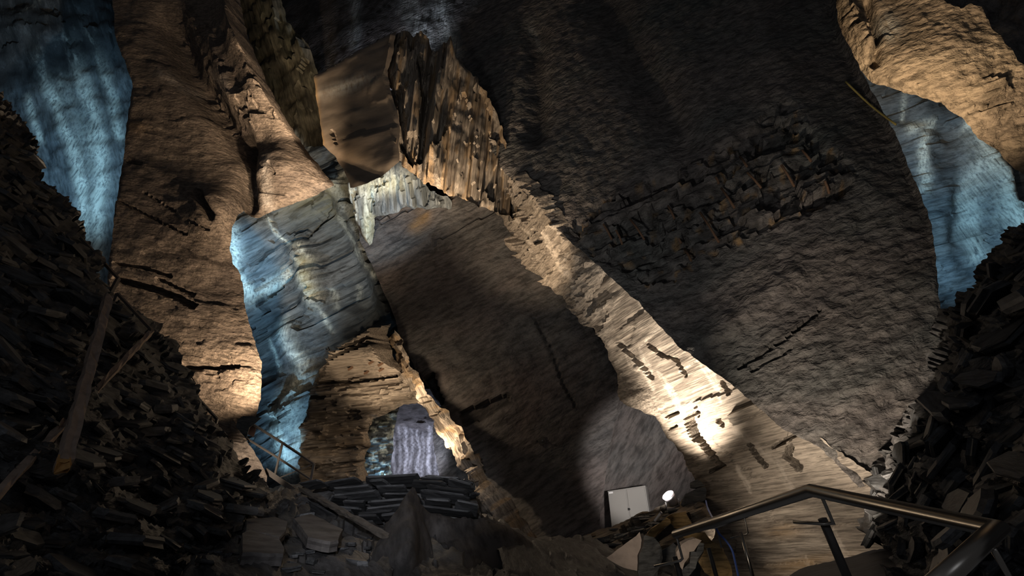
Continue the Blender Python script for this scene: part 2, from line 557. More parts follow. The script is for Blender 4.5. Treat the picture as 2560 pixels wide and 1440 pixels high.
def face(name, label, mat, poly, anch, step=7, sdir=0.0, disp=None, edge=3.0, back=1.2, tint=None, seed=1, cat='rock wall', kind='structure', smooth=True, ef=10, dmix=0.0):
    a, b, c = plane_of(anch)
    ol = rag(poly, step, edge, seed)
    xs = np.array([p[0] for p in ol])
    ys = np.array([p[1] for p in ol])
    cx, cy = xs.mean(), ys.mean()
    th = math.radians(sdir)
    ca, sa = math.cos(th), math.sin(th)
    R = math.hypot(xs.max() - xs.min(), ys.max() - ys.min()) / 2 + step
    cx, cy = (xs.max() + xs.min()) / 2, (ys.max() + ys.min()) / 2
    g = np.arange(-R, R, step)
    gx, gy = np.meshgrid(g * 1.25, g)
    gx[::2] += step * 0.6
    qx = (cx + gx * ca - gy * sa).ravel()
    qy = (cy + gx * sa + gy * ca).ravel()
    m = (qx > xs.min()) & (qx < xs.max()) & (qy > ys.min()) & (qy < ys.max())
    qx, qy = qx[m], qy[m]
    m = inside(qx, qy, ol)
    qx, qy = qx[m], qy[m]
    # drop points that crowd the outline
    keep = np.ones(qx.shape, bool)
    ox, oy = np.array(xs), np.array(ys)
    cell = {}
    for x, y in zip(ox, oy):
        cell.setdefault((int(x // step), int(y // step)), []).append((x, y))
    for i in range(len(qx)):
        kx, ky = int(qx[i] // step), int(qy[i] // step)
        for dx in (-1, 0, 1):
            for dy in (-1, 0, 1):
                for (x, y) in cell.get((kx + dx, ky + dy), ()):
                    if (x - qx[i]) ** 2 + (y - qy[i]) ** 2 < (0.45 * step) ** 2:
                        keep[i] = False
    qx, qy = qx[keep], qy[keep]
    no = len(ol)
    coords = [Vector((x, y)) for x, y in zip(np.concatenate([xs, qx]), np.concatenate([ys, qy]))]
    res = delaunay_2d_cdt(coords, [], [list(range(no))], 1, 1e-4)
    vo, tri, origv = res[0], res[2], res[3]
    px = np.array([v.x for v in vo])
    py = np.array([v.y for v in vo])
    d = 1.0 / (a * px + b * py + c)
    d = np.clip(d, 0.3, 80)
    r = np.stack([(px - 1280) / FPX, (720 - py) / FPX, np.ones_like(px)], 1)
    n_cam = np.array([a * FPX, -b * FPX, c + a * 1280 + b * 720])
    n_cam /= np.linalg.norm(n_cam)
    nw = -(RGT * n_cam[0] + UPV * n_cam[1] + FWD * n_cam[2])   # towards the viewer
    nw = np.array(nw)
    B = np.array([RGT, UPV, FWD])
    X = np.array(CAM) + (r * d[:, None]) @ B
    mc = len(px) // 2

    def at(x, y):
        dd = 1.0 / (a * x + b * y + c)
        return np.array(P(x, y, dd))
    ux = at(cx + 10 * ca, cy + 10 * sa) - at(cx, cy)
    ux /= np.linalg.norm(ux)
    vx = np.cross(nw, ux)
    vx /= np.linalg.norm(vx)
    o0 = at(cx, cy)
    ns = NS()
    ns.px, ns.py = px, py
    ns.u = (X - o0) @ ux
    ns.v = (X - o0) @ vx
    h = disp(ns) if disp else np.zeros_like(px)
    if ef:
        eo = ol[::2]
        h = h * (0.3 + 0.7 * sst(0, ef, dist_path(px, py, eo + [eo[0]])))
    if dmix:
        rr = X - np.array(CAM)
        rr = rr / np.linalg.norm(rr, axis=1)[:, None]
        dv = nw[None, :] * (1 - dmix) - rr * dmix
        dv = dv / np.linalg.norm(dv, axis=1)[:, None]
        X = X + dv * h[:, None]
    else:
        X = X + nw[None, :] * h[:, None]
    # boundary of the triangulation
    cnt = {}
    for f in tri:
        for i in range(len(f)):
            e = (f[i], f[(i + 1) % len(f)])
            cnt[e] = cnt.get(e, 0) + 1
    bd = [e for e in cnt if (e[1], e[0]) not in cnt]
    bdir = np.array(P(cx, cy, 1.0)) - np.array(CAM)
    bdir = bdir / np.linalg.norm(bdir)
    bv = {}
    verts = X.tolist()
    for e in bd:
        for i in e:
            if i not in bv:
                bv[i] = len(verts)
                ray = X[i] - np.array(CAM)
                ray /= np.linalg.norm(ray)
                verts.append((X[i] + ray * back).tolist())
    fs = [list(f) for f in tri]
    nfront = len(fs)
    for e in bd:
        fs.append([e[1], e[0], bv[e[0]], bv[e[1]]])
    # back cover
    fs += [[bv[i] for i in f][::-1] for f in tri if all(i in bv for i in f)]
    me = bpy.data.meshes.new(name)
    me.from_pydata(verts, [], fs)
    me.update()
    nv = len(verts)
    uvw = np.zeros((nv, 3), np.float32)
    k = len(px)
    uvw[:k, 0], uvw[:k, 1], uvw[:k, 2] = ns.u, ns.v, h
    for i, j in bv.items():
        uvw[j] = uvw[i] + np.array([0, 0, back])
    at_ = me.attributes.new('uvw', 'FLOAT_VECTOR', 'POINT')
    at_.data.foreach_set('vector', uvw.ravel())
    tn = np.zeros((nv, 4), np.float32)
    tn[:, 3] = 1
    if tint:
        t3 = tint(ns)
        for q in range(3):
            tn[:k, q] = np.clip(t3[q], 0, 1)
    ta = me.attributes.new('tint', 'FLOAT_COLOR', 'POINT')
    ta.data.foreach_set('color', tn.ravel())
    if smooth:
        sm = [True] * nfront + [False] * (len(fs) - nfront)
        me.polygons.foreach_set('use_smooth', sm)
    me.set_sharp_from_angle(angle=math.radians(38))
    me.materials.append(M[mat])
    # face the viewer
    f0 = me.polygons[nfront // 2]
    if Vector(f0.normal).dot(Vector(nw)) < 0:
        me.flip_normals()
    o = bpy.data.objects.new(name, me)
    COL.objects.link(o)
    tag(o, label, cat, None, kind)
    fo = NS()
    fo.obj, fo.n, fo.u, fo.v = o, Vector(nw), Vector(ux), Vector(vx)
    fo.depth = lambda x, y: 1.0 / (a * x + b * y + c)
    fo.at = lambda x, y, lift=0.0: P(x, y, 1.0 / (a * x + b * y + c)) + Vector(nw) * lift
    pl = [Vector(v) for v in verts[:k]]
    fo.bvh = BVHTree.FromPolygons(verts, fs)

    def hit(x, y, lift=0.0):
        ray = (P(x, y, 1.0) - CAM).normalized()
        loc, nn, i, dd = fo.bvh.ray_cast(CAM, ray)
        if loc is None:
            return fo.at(x, y, lift)
        return loc - ray * lift
    fo.hit = hit
    FACE[name] = fo
    return fo


def gb(ns, cx, cy, rx, ry, h, rot=0):
    t = math.radians(rot)
    dx, dy = ns.px - cx, ns.py - cy
    x = dx * math.cos(t) + dy * math.sin(t)
    y = -dx * math.sin(t) + dy * math.cos(t)
    return h * np.exp(-(x / rx) ** 2 - (y / ry) ** 2)


def rg(ns, pts, wd, h):
    return h * np.exp(-(dist_path(ns.px, ns.py, pts) / wd) ** 2)


def cut(ns, pts, wd, depth):
    """A sharp-sided crack along a path."""
    q = dist_path(ns.px, ns.py, pts) + 3 * pn(ns.px / 9, ns.py / 9, 5)
    return -depth * (1 - sst(wd * 0.55, wd * 1.0, q))


def streaks(ns, paths):
    s = np.zeros_like(ns.px)
    for pts, wd, st in paths:
        q = dist_path(ns.px + 8 * pn(ns.px / 30, ns.py / 40, 3), ns.py, pts)
        s = np.maximum(s, st * np.exp(-(q / wd) ** 2))
    return s


# --- far dark back of the cave
def far_back():
    vs_, fs_ = [], []
    n, mrows = 60, 44
    for j in range(mrows):
        for i in range(n):
            az = math.radians(-85 + 170 * i / (n - 1))
            el = math.radians(-14 + 104 * j / (mrows - 1))
            rr = 33 + 3 * float(fbm(np.array([az * 3]), np.array([el * 3]), 4, 2)[0])
            vs_.append((rr * math.sin(az) * math.cos(el), rr * math.cos(az) * math.cos(el), 1.6 + rr * 0.9 * math.sin(el)))
    for j in range(mrows - 1):
        for i in range(n - 1):
            q = j * n + i
            fs_.append((q, q + n, q + n + 1, q + 1))
    o = link_mesh('wall_far', vs_, fs_, rock_mat('far_dark_slate', (0.06, 0.06, 0.06), (0.09, 0.085, 0.08), (0.07, 0.065, 0.06), 0.6, 2, 0.6, 0.2, attr=False), None, True)
    tag(o, 'dark far rock closing the quarry behind the lit chambers', 'rock wall', None, 'structure')


far_back()

# --- blue lit wall at far left
bl_paths = [([(98, 140), (110, 185), (150, 290), (185, 380), (205, 470), (212, 600), (235, 720)], 15, 1.0),
            ([(190, 120), (205, 200), (238, 300), (252, 400), (242, 520), (240, 640)], 20, 1.0),
            ([(66, 240), (84, 300), (100, 350)], 9, 0.9), ([(145, 170), (150, 215)], 8, 0.7),
            ([(240, 110), (270, 200), (290, 300), (300, 340)], 13, 0.8), ([(230, 280), (225, 360), (250, 420)], 14, 0.7),
            ([(90, 60), (120, 15), (160, 0)], 5, 0.9), ([(150, 200), (200, 330), (240, 470)], 40, 0.35)]
face('wall_left_back', 'blue lit rock wall with long white mineral streaks at far left', 'blue',
     [(-160, -80), (300, -80), (300, 60), (370, 210), (330, 420), (310, 560), (310, 800), (80, 800), (-160, 500)],
     [(-100, 100, 19), (320, 100, 21), (200, 700, 18)], 6, 80,
     lambda s: 0.25 * fbm(s.u, s.v, 4, 4) + 0.5 * sst(170, 90, s.py + 30 * pn(s.px / 40, s.py / 40, 2)) + 0.16 * slate(s.u, s.v, 1.2, 0.5, 3) * sst(190, 120, s.py),
     tint=lambda s: (streaks(s, bl_paths), 0 * s.px, 0.95 * sst(210, 130, s.py + 0.25 * s.px + 40 * pn(s.px / 60, s.py / 50, 7) - 60)), seed=2)

# --- blue lit centre back wall
bc_paths = [([(575, 650), (600, 600), (625, 585), (610, 640), (592, 675)], 14, 1.0), ([(620, 585), (612, 640), (595, 675)], 3, 1.0),
            ([(606, 700), (640, 750), (700, 715), (730, 690)], 16, 0.9), ([(600, 700), (606, 760)], 12, 1.0),
            ([(705, 530), (706, 580), (712, 600), (780, 640)], 4, 1.0), ([(760, 620), (785, 655)], 12, 0.9),
            ([(775, 655), (785, 700), (800, 760)], 20, 0.8), ([(800, 760), (830, 810), (840, 830)], 6, 0.9),
            ([(730, 815), (745, 860), (775, 905), (790, 935)], 18, 0.8), ([(690, 850), (705, 890), (715, 930)], 5, 0.7),
            ([(780, 930), (740, 990), (700, 1040), (720, 1110), (745, 1180)], 22, 0.7), ([(685, 1040), (700, 1090)], 7, 0.9),
            ([(760, 980), (750, 1050), (760, 1110)], 20, 0.5), ([(880, 480), (890, 540), (920, 600), (935, 640)], 14, 0.6),
            ([(930, 490), (925, 570), (920, 610)], 10, 0.7), ([(960, 465), (1000, 455)], 16, 0.9), ([(870, 560), (905, 630), (950, 700)], 8, 0.8),
            ([(840, 730), (845, 770)], 6, 0.6), ([(895, 720), (900, 750)], 8, 0.5)]


def bc_disp(s):
    h = 0.24 * slate(s.u, s.v, 2.2, 0.40, 4, 0.6, 0.2) + 0.06 * slate(s.u, s.v, 1.2, 0.12, 74, 0.6) + 0.12 * fbm(s.u / 2, s.v / 2, 3, 9) + 0.05 * fbm(s.u * 1.5, s.v * 5, 3, 19)
    h += 0.7 * sst(640, 560, s.py + 0.35 * (s.px - 700)) + rg(s, [(700, 520), (705, 590), (640, 680)], 8, -0.15)
    h += cut(s, [(595, 690), (700, 620), (780, 600), (860, 520)], 5, 0.15)
    h += cut(s, [(650, 770), (760, 690)], 5, 0.2)
    h += rg(s, [(770, 640), (800, 760)], 30, 0.45) + rg(s, [(870, 500), (960, 720), (990, 790)], 22, 0.5)
    h += rg(s, [(745, 850), (790, 950), (720, 1080), (750, 1180)], 40, 0.35)
    return h


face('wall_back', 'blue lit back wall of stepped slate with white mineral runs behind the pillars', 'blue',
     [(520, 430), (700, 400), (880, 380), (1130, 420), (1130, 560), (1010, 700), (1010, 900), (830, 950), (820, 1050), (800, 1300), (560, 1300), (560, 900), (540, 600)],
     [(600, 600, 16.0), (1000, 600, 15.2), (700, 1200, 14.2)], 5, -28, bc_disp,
     tint=lambda s: (streaks(s, bc_paths), rg(s, [(780, 660), (795, 730)], 14, 0.7) + rg(s, [(1000, 570), (1060, 540)], 16, 0.6) + gb(s, 850, 520, 130, 45, 0.45),
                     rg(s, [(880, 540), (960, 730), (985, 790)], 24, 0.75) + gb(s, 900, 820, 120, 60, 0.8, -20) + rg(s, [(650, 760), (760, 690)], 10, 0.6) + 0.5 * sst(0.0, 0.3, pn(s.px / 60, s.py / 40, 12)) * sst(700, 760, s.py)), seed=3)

# --- white streaked fall of mineral and wall beside it
wf = [([(x, 1060 + (x * 7) % 25), (x + 2, 1110), (x + (x * 3) % 7 - 3, 1200)], 4.2 if x % 3 else 6.5, 0.45 + 0.55 * ((x * 13) % 10) / 10) for x in range(982, 1114, 15)]
face('wall_back_streaked', 'purple grey wall with white mineral curtain seen under the warm lit slab', 'purple',
     [(900, 960), (1090, 960), (1150, 1050), (1150, 1230), (900, 1230)],
     [(900, 1000, 16.5), (1150, 1000, 16.5), (1000, 1230, 16.2)], 5, 0,
     lambda s: 0.3 * fbm(s.u, s.v, 4, 5) + 0.35 * sst(1075, 1045, s.py + 10 * pn(s.px / 20, s.py / 20)) + 0.12 * slate(s.u, s.v, 0.8, 0.25, 5) * sst(1080, 1050, s.py),
     tint=lambda s: (streaks(s, wf) * sst(1030, 1075, s.py), 0 * s.px, 0.5 * sst(1060, 1040, s.py)), seed=4)
face('wall_back_grey', 'plain grey wall between mineral curtain and bright pillar edge', 'grey',
     [(1080, 1010), (1180, 1100), (1330, 1280), (1330, 1390), (1180, 1390), (1110, 1260), (1085, 1130)],
     [(1110, 1050, 15.8), (1320, 1330, 13.0), (1150, 1330, 14.5)], 6, -30, lambda s: 0.2 * fbm(s.u, s.v, 4, 6), seed=5)

# --- warm lit slate bed with roof bolts
def in_disp(s):
    low = sst(930, 965, s.py)
    h = (0.20 * slate(s.u, s.v, 2.4, 0.28, 6, 0.8) + 0.12 * slate(s.u, s.v, 1.2, 0.09, 66, 0.8)) * (0.12 + 0.88 * low)
    h += cut(s, [(800, 940), (880, 885), (990, 850)], 4, 0.25) + cut(s, [(775, 965), (860, 905), (930, 880), (990, 862)], 4, 0.25)
    h += cut(s, [(780, 960), (900, 955), (1000, 940)], 4, 0.2) + 0.25 * fbm(s.u / 2, s.v / 2, 3, 11)
    h += 0.9 * sst(960, 880, s.py) + cut(s, [(770, 1122), (940, 1118)], 3, 0.15) + cut(s, [(770, 1170), (930, 1150)], 4, 0.2)
    return h


face('wall_inner', 'warm lit bed of brown slate layers under a bolted slab', 'cleft',
     [(995, 812), (985, 842), (1000, 900), (1045, 950), (1078, 1005), (1010, 1012), (975, 1030), (935, 1048), (925, 1070), (928, 1110), (915, 1150), (930, 1205), (915, 1230), (760, 1260), (752, 1190), (755, 1090), (772, 1020), (782, 965), (805, 925), (860, 885), (930, 848)],
     [(800, 920, 13.4), (1050, 960, 12.2), (800, 1220, 12.6)], 4, -6, in_disp,
     tint=lambda s: (0 * s.px, 0.5 * sst(1040, 1100, s.py) * (0.5 + 0.5 * pn(s.px / 40, s.py / 20)), 0.35 * sst(1040, 1180, s.py)), seed=6)
face('wall_inner_blue', 'narrow blue and white slate ledges left of the mineral curtain', 'blue',
     [(925, 1035), (1000, 1020), (985, 1070), (985, 1120), (978, 1160), (990, 1215), (915, 1215), (905, 1130)],
     [(930, 1040, 14.0), (985, 1040, 14.0), (950, 1200, 13.8)], 4, -3, lambda s: 0.35 * slate(s.u, s.v, 0.5, 0.16, 8, 0.8),
     tint=lambda s: (0.9 * (pn(s.px / 22, s.py / 9, 3) > 0.12), 0 * s.px, 0 * s.px), seed=7)

# --- second pillar: dark grey face and its bright edge
def p2_disp(s):
    h = 0.12 * fbm(s.u / 1.3, s.v / 1.3, 4, 12) + cut(s, [(1330, 790), (1380, 870), (1400, 940), (1430, 1000), (1440, 1020)], 3, 0.06)
    h += -0.18 * (sdist(s.px, s.py, [(1150, 1030), (1240, 995), (1270, 985), (1275, 1005), (1200, 1050), (1160, 1065)]) > 0)
    h += -0.35 * (sdist(s.px, s.py, [(1060, 950), (1080, 930), (1110, 1010), (1095, 1010)]) > 0)
    m = sst(0, 40, sdist(s.px, s.py, [(880, 450), (1250, 450), (1290, 560), (1200, 620), (960, 700)]))
    h += m * 0.12 * slate(s.u, s.v, 2.0, 0.3, 4, 0.6)
    return h


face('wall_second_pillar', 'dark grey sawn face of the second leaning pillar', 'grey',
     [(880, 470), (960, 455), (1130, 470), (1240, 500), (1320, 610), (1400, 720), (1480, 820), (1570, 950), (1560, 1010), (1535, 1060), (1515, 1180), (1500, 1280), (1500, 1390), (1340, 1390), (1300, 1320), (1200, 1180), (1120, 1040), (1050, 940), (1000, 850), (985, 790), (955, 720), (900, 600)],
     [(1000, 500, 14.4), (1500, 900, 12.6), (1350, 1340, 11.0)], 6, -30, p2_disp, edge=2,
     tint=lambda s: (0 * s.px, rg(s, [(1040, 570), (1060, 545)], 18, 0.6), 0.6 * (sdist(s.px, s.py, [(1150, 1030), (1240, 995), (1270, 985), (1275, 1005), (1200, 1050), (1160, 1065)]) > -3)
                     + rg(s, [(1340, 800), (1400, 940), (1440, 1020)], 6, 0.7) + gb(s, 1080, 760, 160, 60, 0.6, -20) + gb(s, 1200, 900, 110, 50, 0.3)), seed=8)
face('wall_second_pillar_edge', 'bright narrow broken edge of the second leaning pillar', 'cleft',
     [(992, 822), (1015, 868), (1035, 915), (1068, 960), (1095, 1000), (1130, 1040), (1160, 1080), (1195, 1125), (1225, 1180), (1270, 1225), (1310, 1265), (1335, 1310), (1365, 1365), (1310, 1375), (1290, 1330), (1270, 1300), (1240, 1260), (1200, 1220), (1175, 1175), (1130, 1120), (1085, 1050), (1050, 1000), (1010, 960), (990, 900), (980, 850)],
     [(1050, 1000, 11.9), (1110, 1010, 11.2), (1290, 1330, 9.9)], 4, 58,
     lambda s: 0.28 * slate(s.u, s.v, 0.9, 0.14, 13, 0.8) + 0.25 * fbm(s.u * 1.5, s.v * 1.5, 4, 3) + 0.35 * sst(1130, 1240, s.px) * np.exp(-(dist_path(s.px, s.py, [(1200, 1150), (1330, 1345)]) / 35) ** 2)
     - 0.4 * (sdist(s.px, s.py, [(1175, 1140), (1195, 1135), (1210, 1165), (1185, 1160)]) > 0),
     tint=lambda s: (rg(s, [(1200, 1215), (1240, 1262), (1285, 1320)], 7, 0.9), 0.5 * (pn(s.px / 30, s.py / 30, 2) > 0.1), 0.5 * gb(s, 1300, 1290, 50, 60, 1) * (pn(s.px / 14, s.py / 14, 9) > 0)), seed=9, edge=5)
face('wall_cabinet', 'grey pink sawn wall behind the white cabinet', 'grey',
     [(1560, 930), (1650, 1010), (1780, 1160), (1790, 1300), (1700, 1390), (1490, 1390), (1490, 1290), (1510, 1180), (1530, 1060), (1550, 1000)],
     [(1500, 1100, 12.0), (1760, 1150, 11.9), (1540, 1350, 11.6)], 6, -60,
     lambda s: 0.06 * fbm(s.u, s.v, 4, 14), tint=lambda s: (0 * s.px, 0 * s.px, 0.5 * gb(s, 1600, 1130, 26, 16, 1) + 0.35 * rg(s, [(1570, 1095), (1600, 1130)], 5, 1)), seed=10, edge=1.5)

# --- left brown wall
def lw_disp(s):
    h = 0.06 * slate(s.u, s.v, 2.2, 0.5, 15, 0.5) + 0.10 * fbm(s.u / 2.2, s.v / 2.2, 3, 16) + 0.035 * fbm(s.u * 2, s.v * 6, 3, 56)
    h += gb(s, 665, 150, 75, 170, 1.5, -18) + rg(s, [(430, 60), (470, 170), (540, 260), (600, 350)], 38, -0.7)
    h += rg(s, [(560, 130), (600, 280), (640, 350)], 24, 0.35)
    h += rg(s, [(622, 350), (624, 440), (628, 520)], 22, -0.55) + gb(s, 720, 440, 90, 70, 0.5)
    h += gb(s, 560, 540, 70, 60, 0.6) + rg(s, [(505, 490), (535, 530), (555, 560)], 10, -0.45)
    m = sst(330, 290, s.py) * sst(520, 560, s.px)
    h += 0.3 * slate(s.u, s.v, 0.8, 0.22, 17, 1.2) * np.exp(-(dist_path(s.px, s.py, [(470, 60), (540, 200), (600, 310), (690, 290)]) / 45) ** 2)
    for pts, wd, dp in (([(290, 500), (380, 545), (470, 590)], 4, .12), ([(290, 660), (350, 668), (430, 692)], 5, .16), ([(298, 700), (380, 720), (450, 745), (490, 768)], 10, .30),
                        ([(450, 915), (600, 918)], 7, .22), ([(400, 700), (490, 740)], 5, .15), ([(320, 400), (345, 405)], 6, .2), ([(480, 1100), (610, 1095)], 10, .25), ([(360, 480), (440, 530)], 3, .1), ([(480, 560), (540, 590)], 3, .1), ([(700, 440), (710, 460)], 3, .1)):
        h += cut(s, pts, wd, dp)
    h += 0.05 * slate(s.u, s.v, 0.7, 0.16, 18, 0.7) * sst(800, 880, s.py)
    return h


face('wall_left', 'tall brown sawn slate wall left of the blue back wall', 'brown',
     [(278, -60), (600, -60), (612, 20), (640, 120), (690, 240), (730, 320), (780, 395), (836, 464), (800, 488), (745, 512), (690, 530), (650, 548), (628, 545), (612, 530), (590, 570), (576, 620), (582, 660), (604, 690), (612, 770), (640, 860), (655, 905), (655, 980), (640, 1048), (600, 1052), (612, 1095), (650, 1150), (668, 1190), (668, 1240), (600, 1300), (400, 1200), (280, 900), (270, 700), (284, 560), (305, 420), (333, 210), (288, 90)],
     [(300, 100, 16.5), (650, 100, 15.5), (450, 1000, 10.6)], 5, 8, lw_disp, edge=2.5,
     tint=lambda s: (rg(s, [(628, 380), (626, 470)], 10, 0.6) + rg(s, [(690, 430), (680, 520)], 14, 0.6) + rg(s, [(400, 185), (470, 215)], 15, 0.35) + rg(s, [(540, 200), (600, 260)], 16, 0.3),
                     gb(s, 340, 320, 30, 20, 0.4), gb(s, 400, 270, 70, 120, 0.35) + gb(s, 545, 740, 60, 60, 0.25)), seed=11)
face('wall_left_upper', 'dark greenish weathered slate strip behind the brown left wall', 'green',
     [(570, -60), (690, -60), (720, 60), (770, 110), (800, 190), (812, 330), (825, 390), (860, 470), (830, 480), (760, 400), (690, 290), (630, 130)],
     [(640, 0, 18.5), (780, 150, 17.0), (800, 420, 15.6)], 5, 78, lambda s: 0.3 * slate(s.u, s.v, 2.0, 0.35, 19, 0.7) + 0.2 * fbm(s.u, s.v, 3, 2),
     tint=lambda s: (rg(s, [(745, 345), (800, 430), (835, 470)], 9, 0.9), 0 * s.px, 0 * s.px), seed=12)

# --- the great leaning pillar: dark face
REC = [(1432, 562), (1545, 480), (1700, 425), (1850, 345), (1955, 258), (2000, 285), (2060, 360), (2105, 400), (2142, 442), (2100, 492), (1990, 540), (1880, 592), (1760, 655), (1640, 722), (1560, 690), (1490, 642)]
BEND = [(1850, -80), (1905, 90), (1990, 260), (2150, 445), (2260, 560), (2335, 700), (2345, 800)]


def side_of(px, py, pts):
    d = dist_path(px, py, pts)
    poly = list(pts) + [(2700, pts[-1][1]), (2700, pts[0][1])]
    return np.where(inside(px, py, poly), d, 0)


def rf_disp(s):
    h = 0.08 * fbm(s.u / 2.5, s.v / 2.5, 3, 20) + 0.05 * fbm(s.u * 4, s.v * 6, 3, 21)
    m = sst(-12, 16, sdist(s.px, s.py, REC) + 22 * fbm(s.px / 60, s.py / 40, 3, 22))
    h += m * (-0.30 + 0.42 * slate(s.u, s.v, 0.75, 0.22, 23, 1.0))
    h += -0.0012 * side_of(s.px, s.py, BEND)
    h += rg(s, [(1335, 80), (1345, 250), (1335, 330)], 30, -0.2) + rg(s, [(1500, -20), (1620, 200), (1700, 330)], 60, -0.25)
    h += cut(s, [(1850, 920), (1960, 850), (2050, 775)], 4, 0.12) + cut(s, [(1880, 925), (1980, 870)], 4, 0.08) + rg(s, [(1745, 860), (1990, 690)], 30, 0.1)
    return h


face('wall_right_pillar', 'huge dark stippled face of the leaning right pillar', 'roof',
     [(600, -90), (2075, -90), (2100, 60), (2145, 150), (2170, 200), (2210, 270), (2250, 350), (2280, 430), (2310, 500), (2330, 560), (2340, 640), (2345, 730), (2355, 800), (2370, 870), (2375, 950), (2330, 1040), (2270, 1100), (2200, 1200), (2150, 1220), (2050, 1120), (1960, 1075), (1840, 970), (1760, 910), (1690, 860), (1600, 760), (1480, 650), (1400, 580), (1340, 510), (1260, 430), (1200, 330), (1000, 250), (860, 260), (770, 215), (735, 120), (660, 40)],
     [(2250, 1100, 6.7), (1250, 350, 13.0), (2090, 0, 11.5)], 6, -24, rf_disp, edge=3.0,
     tint=lambda s: (streaks(s, [([(885, -20), (892, 60), (886, 110)], 12, 1.0), ([(1010, -20), (1040, 40), (1060, 100)], 30, 0.9), ([(1085, -20), (1110, 60), (1128, 125)], 22, 1.0), ([(1000, 0), (1020, 60)], 16, 0.5), ([(1325, 70), (1345, 110)], 9, 0.25)]),
                     0.5 * (sdist(s.px, s.py, REC) > -5) * (pn(s.px / 30, s.py / 20, 4) > 0.28),
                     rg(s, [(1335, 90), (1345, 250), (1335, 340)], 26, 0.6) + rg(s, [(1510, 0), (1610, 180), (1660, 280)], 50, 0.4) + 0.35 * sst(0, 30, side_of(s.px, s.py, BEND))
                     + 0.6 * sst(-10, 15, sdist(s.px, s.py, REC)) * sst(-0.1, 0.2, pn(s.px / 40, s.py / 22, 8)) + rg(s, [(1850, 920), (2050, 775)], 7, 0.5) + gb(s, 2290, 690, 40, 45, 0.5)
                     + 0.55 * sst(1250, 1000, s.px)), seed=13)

# --- bright cleft band under it
def bd_disp(s):
    up = sst(1560, 1450, s.px)
    h = 0.06 * slate(s.u, s.v, 1.8, 0.45, 24, 0.4, 0.3) * (1 - up) + up * 0.40 * slate(s.u, s.v, 0.9, 0.40, 25, 1.1) + up * 0.08 * slate(s.u, s.v, 0.5, 0.12, 85, 0.8)
    h += 0.06 * fbm(s.u / 1.5, s.v / 1.5, 3, 26) + 0.02 * fbm(s.u * 2, s.v * 9, 3, 27)
    for pts, wd, dp in (([(1722, 1046), (1738, 1082), (1742, 1090)], 13, .5), ([(1752, 1096), (1775, 1130), (1802, 1160)], 8, .4), ([(1715, 1046), (1748, 1030)], 4, .2), ([(1780, 1178), (1815, 1162)], 4, .2),
                        ([(1545, 858), (1580, 890), (1605, 912), (1632, 944)], 5, .15), ([(1625, 860), (1650, 885), (1690, 900), (1715, 938)], 4, .15), ([(1810, 955), (1825, 980)], 5, .15), ([(1875, 1112), (1895, 1140), (1918, 1165)], 6, .2),
                        ([(1935, 1118), (1985, 1090)], 5, .2), ([(1975, 1120), (1968, 1140), (2000, 1170)], 9, .25), ([(1672, 1040), (1698, 1030)], 4, .15), ([(1675, 1074), (1692, 1063)], 4, .15), ([(1740, 1015), (1748, 1040)], 3, .1), ([(1800, 1050), (1808, 1060)], 6, .15)):
        h += cut(s, pts, wd, dp)
    h += 0.15 * (sdist(s.px, s.py, [(1830, 1030), (1930, 985), (1960, 1000), (1850, 1060)]) > 0)
    h += gb(s, 1590, 990, 60, 25, 0.35, 40)
    return h


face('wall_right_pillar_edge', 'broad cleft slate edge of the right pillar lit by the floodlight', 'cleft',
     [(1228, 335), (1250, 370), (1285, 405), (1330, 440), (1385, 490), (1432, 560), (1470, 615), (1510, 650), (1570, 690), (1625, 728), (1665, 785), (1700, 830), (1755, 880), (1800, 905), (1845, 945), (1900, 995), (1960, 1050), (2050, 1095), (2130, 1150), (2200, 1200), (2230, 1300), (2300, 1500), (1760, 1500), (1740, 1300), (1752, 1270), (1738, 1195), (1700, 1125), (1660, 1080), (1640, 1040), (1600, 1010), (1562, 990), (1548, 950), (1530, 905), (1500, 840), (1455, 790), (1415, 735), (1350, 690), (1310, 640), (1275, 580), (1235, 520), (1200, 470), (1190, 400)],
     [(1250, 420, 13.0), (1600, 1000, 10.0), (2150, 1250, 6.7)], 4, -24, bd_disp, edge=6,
     tint=lambda s: (0.5 * (pn(s.u * 3, s.v * 0.6, 3) > 0.3) + rg(s, [(1540, 905), (1600, 870), (1685, 785)], 2.5, 1.0) + rg(s, [(1700, 930), (1760, 890)], 2.5, 0.9) + rg(s, [(1840, 1080), (1940, 1150), (1990, 1230)], 9, 0.35),
                     gb(s, 1760, 1380, 70, 90, 0.9) + gb(s, 1960, 1325, 40, 16, 0.6) + gb(s, 2000, 1410, 120, 18, 0.5, -10),
                     rg(s, [(1722, 1046), (1740, 1088)], 11, 0.9) + rg(s, [(1754, 1098), (1802, 1160)], 7, 0.9) + gb(s, 1930, 1370, 40, 16, 0.5) + gb(s, 2080, 1280, 90, 50, 0.3)), seed=14)

# --- fracture zone and smooth slab at the top of the first pillar
def fr_disp(s):
    h = 0.42 * slate(s.u, s.v, 4.5, 0.42, 27, 0.5, 0.3) + 0.16 * slate(s.u, s.v, 2.5, 0.10, 57, 0.6, 0.3) + 0.12 * fbm(s.u, s.v, 3, 28)
    h += cut(s, [(1000, 250), (1010, 380), (1030, 420)], 9, 0.4) + cut(s, [(1050, 180), (1062, 280), (1050, 420)], 8, 0.4) + rg(s, [(1125, 140), (1090, 280), (1075, 420)], 14, 0.4)
    h += -0.004 * np.clip(s.px - 1130, 0, 200)
    return h


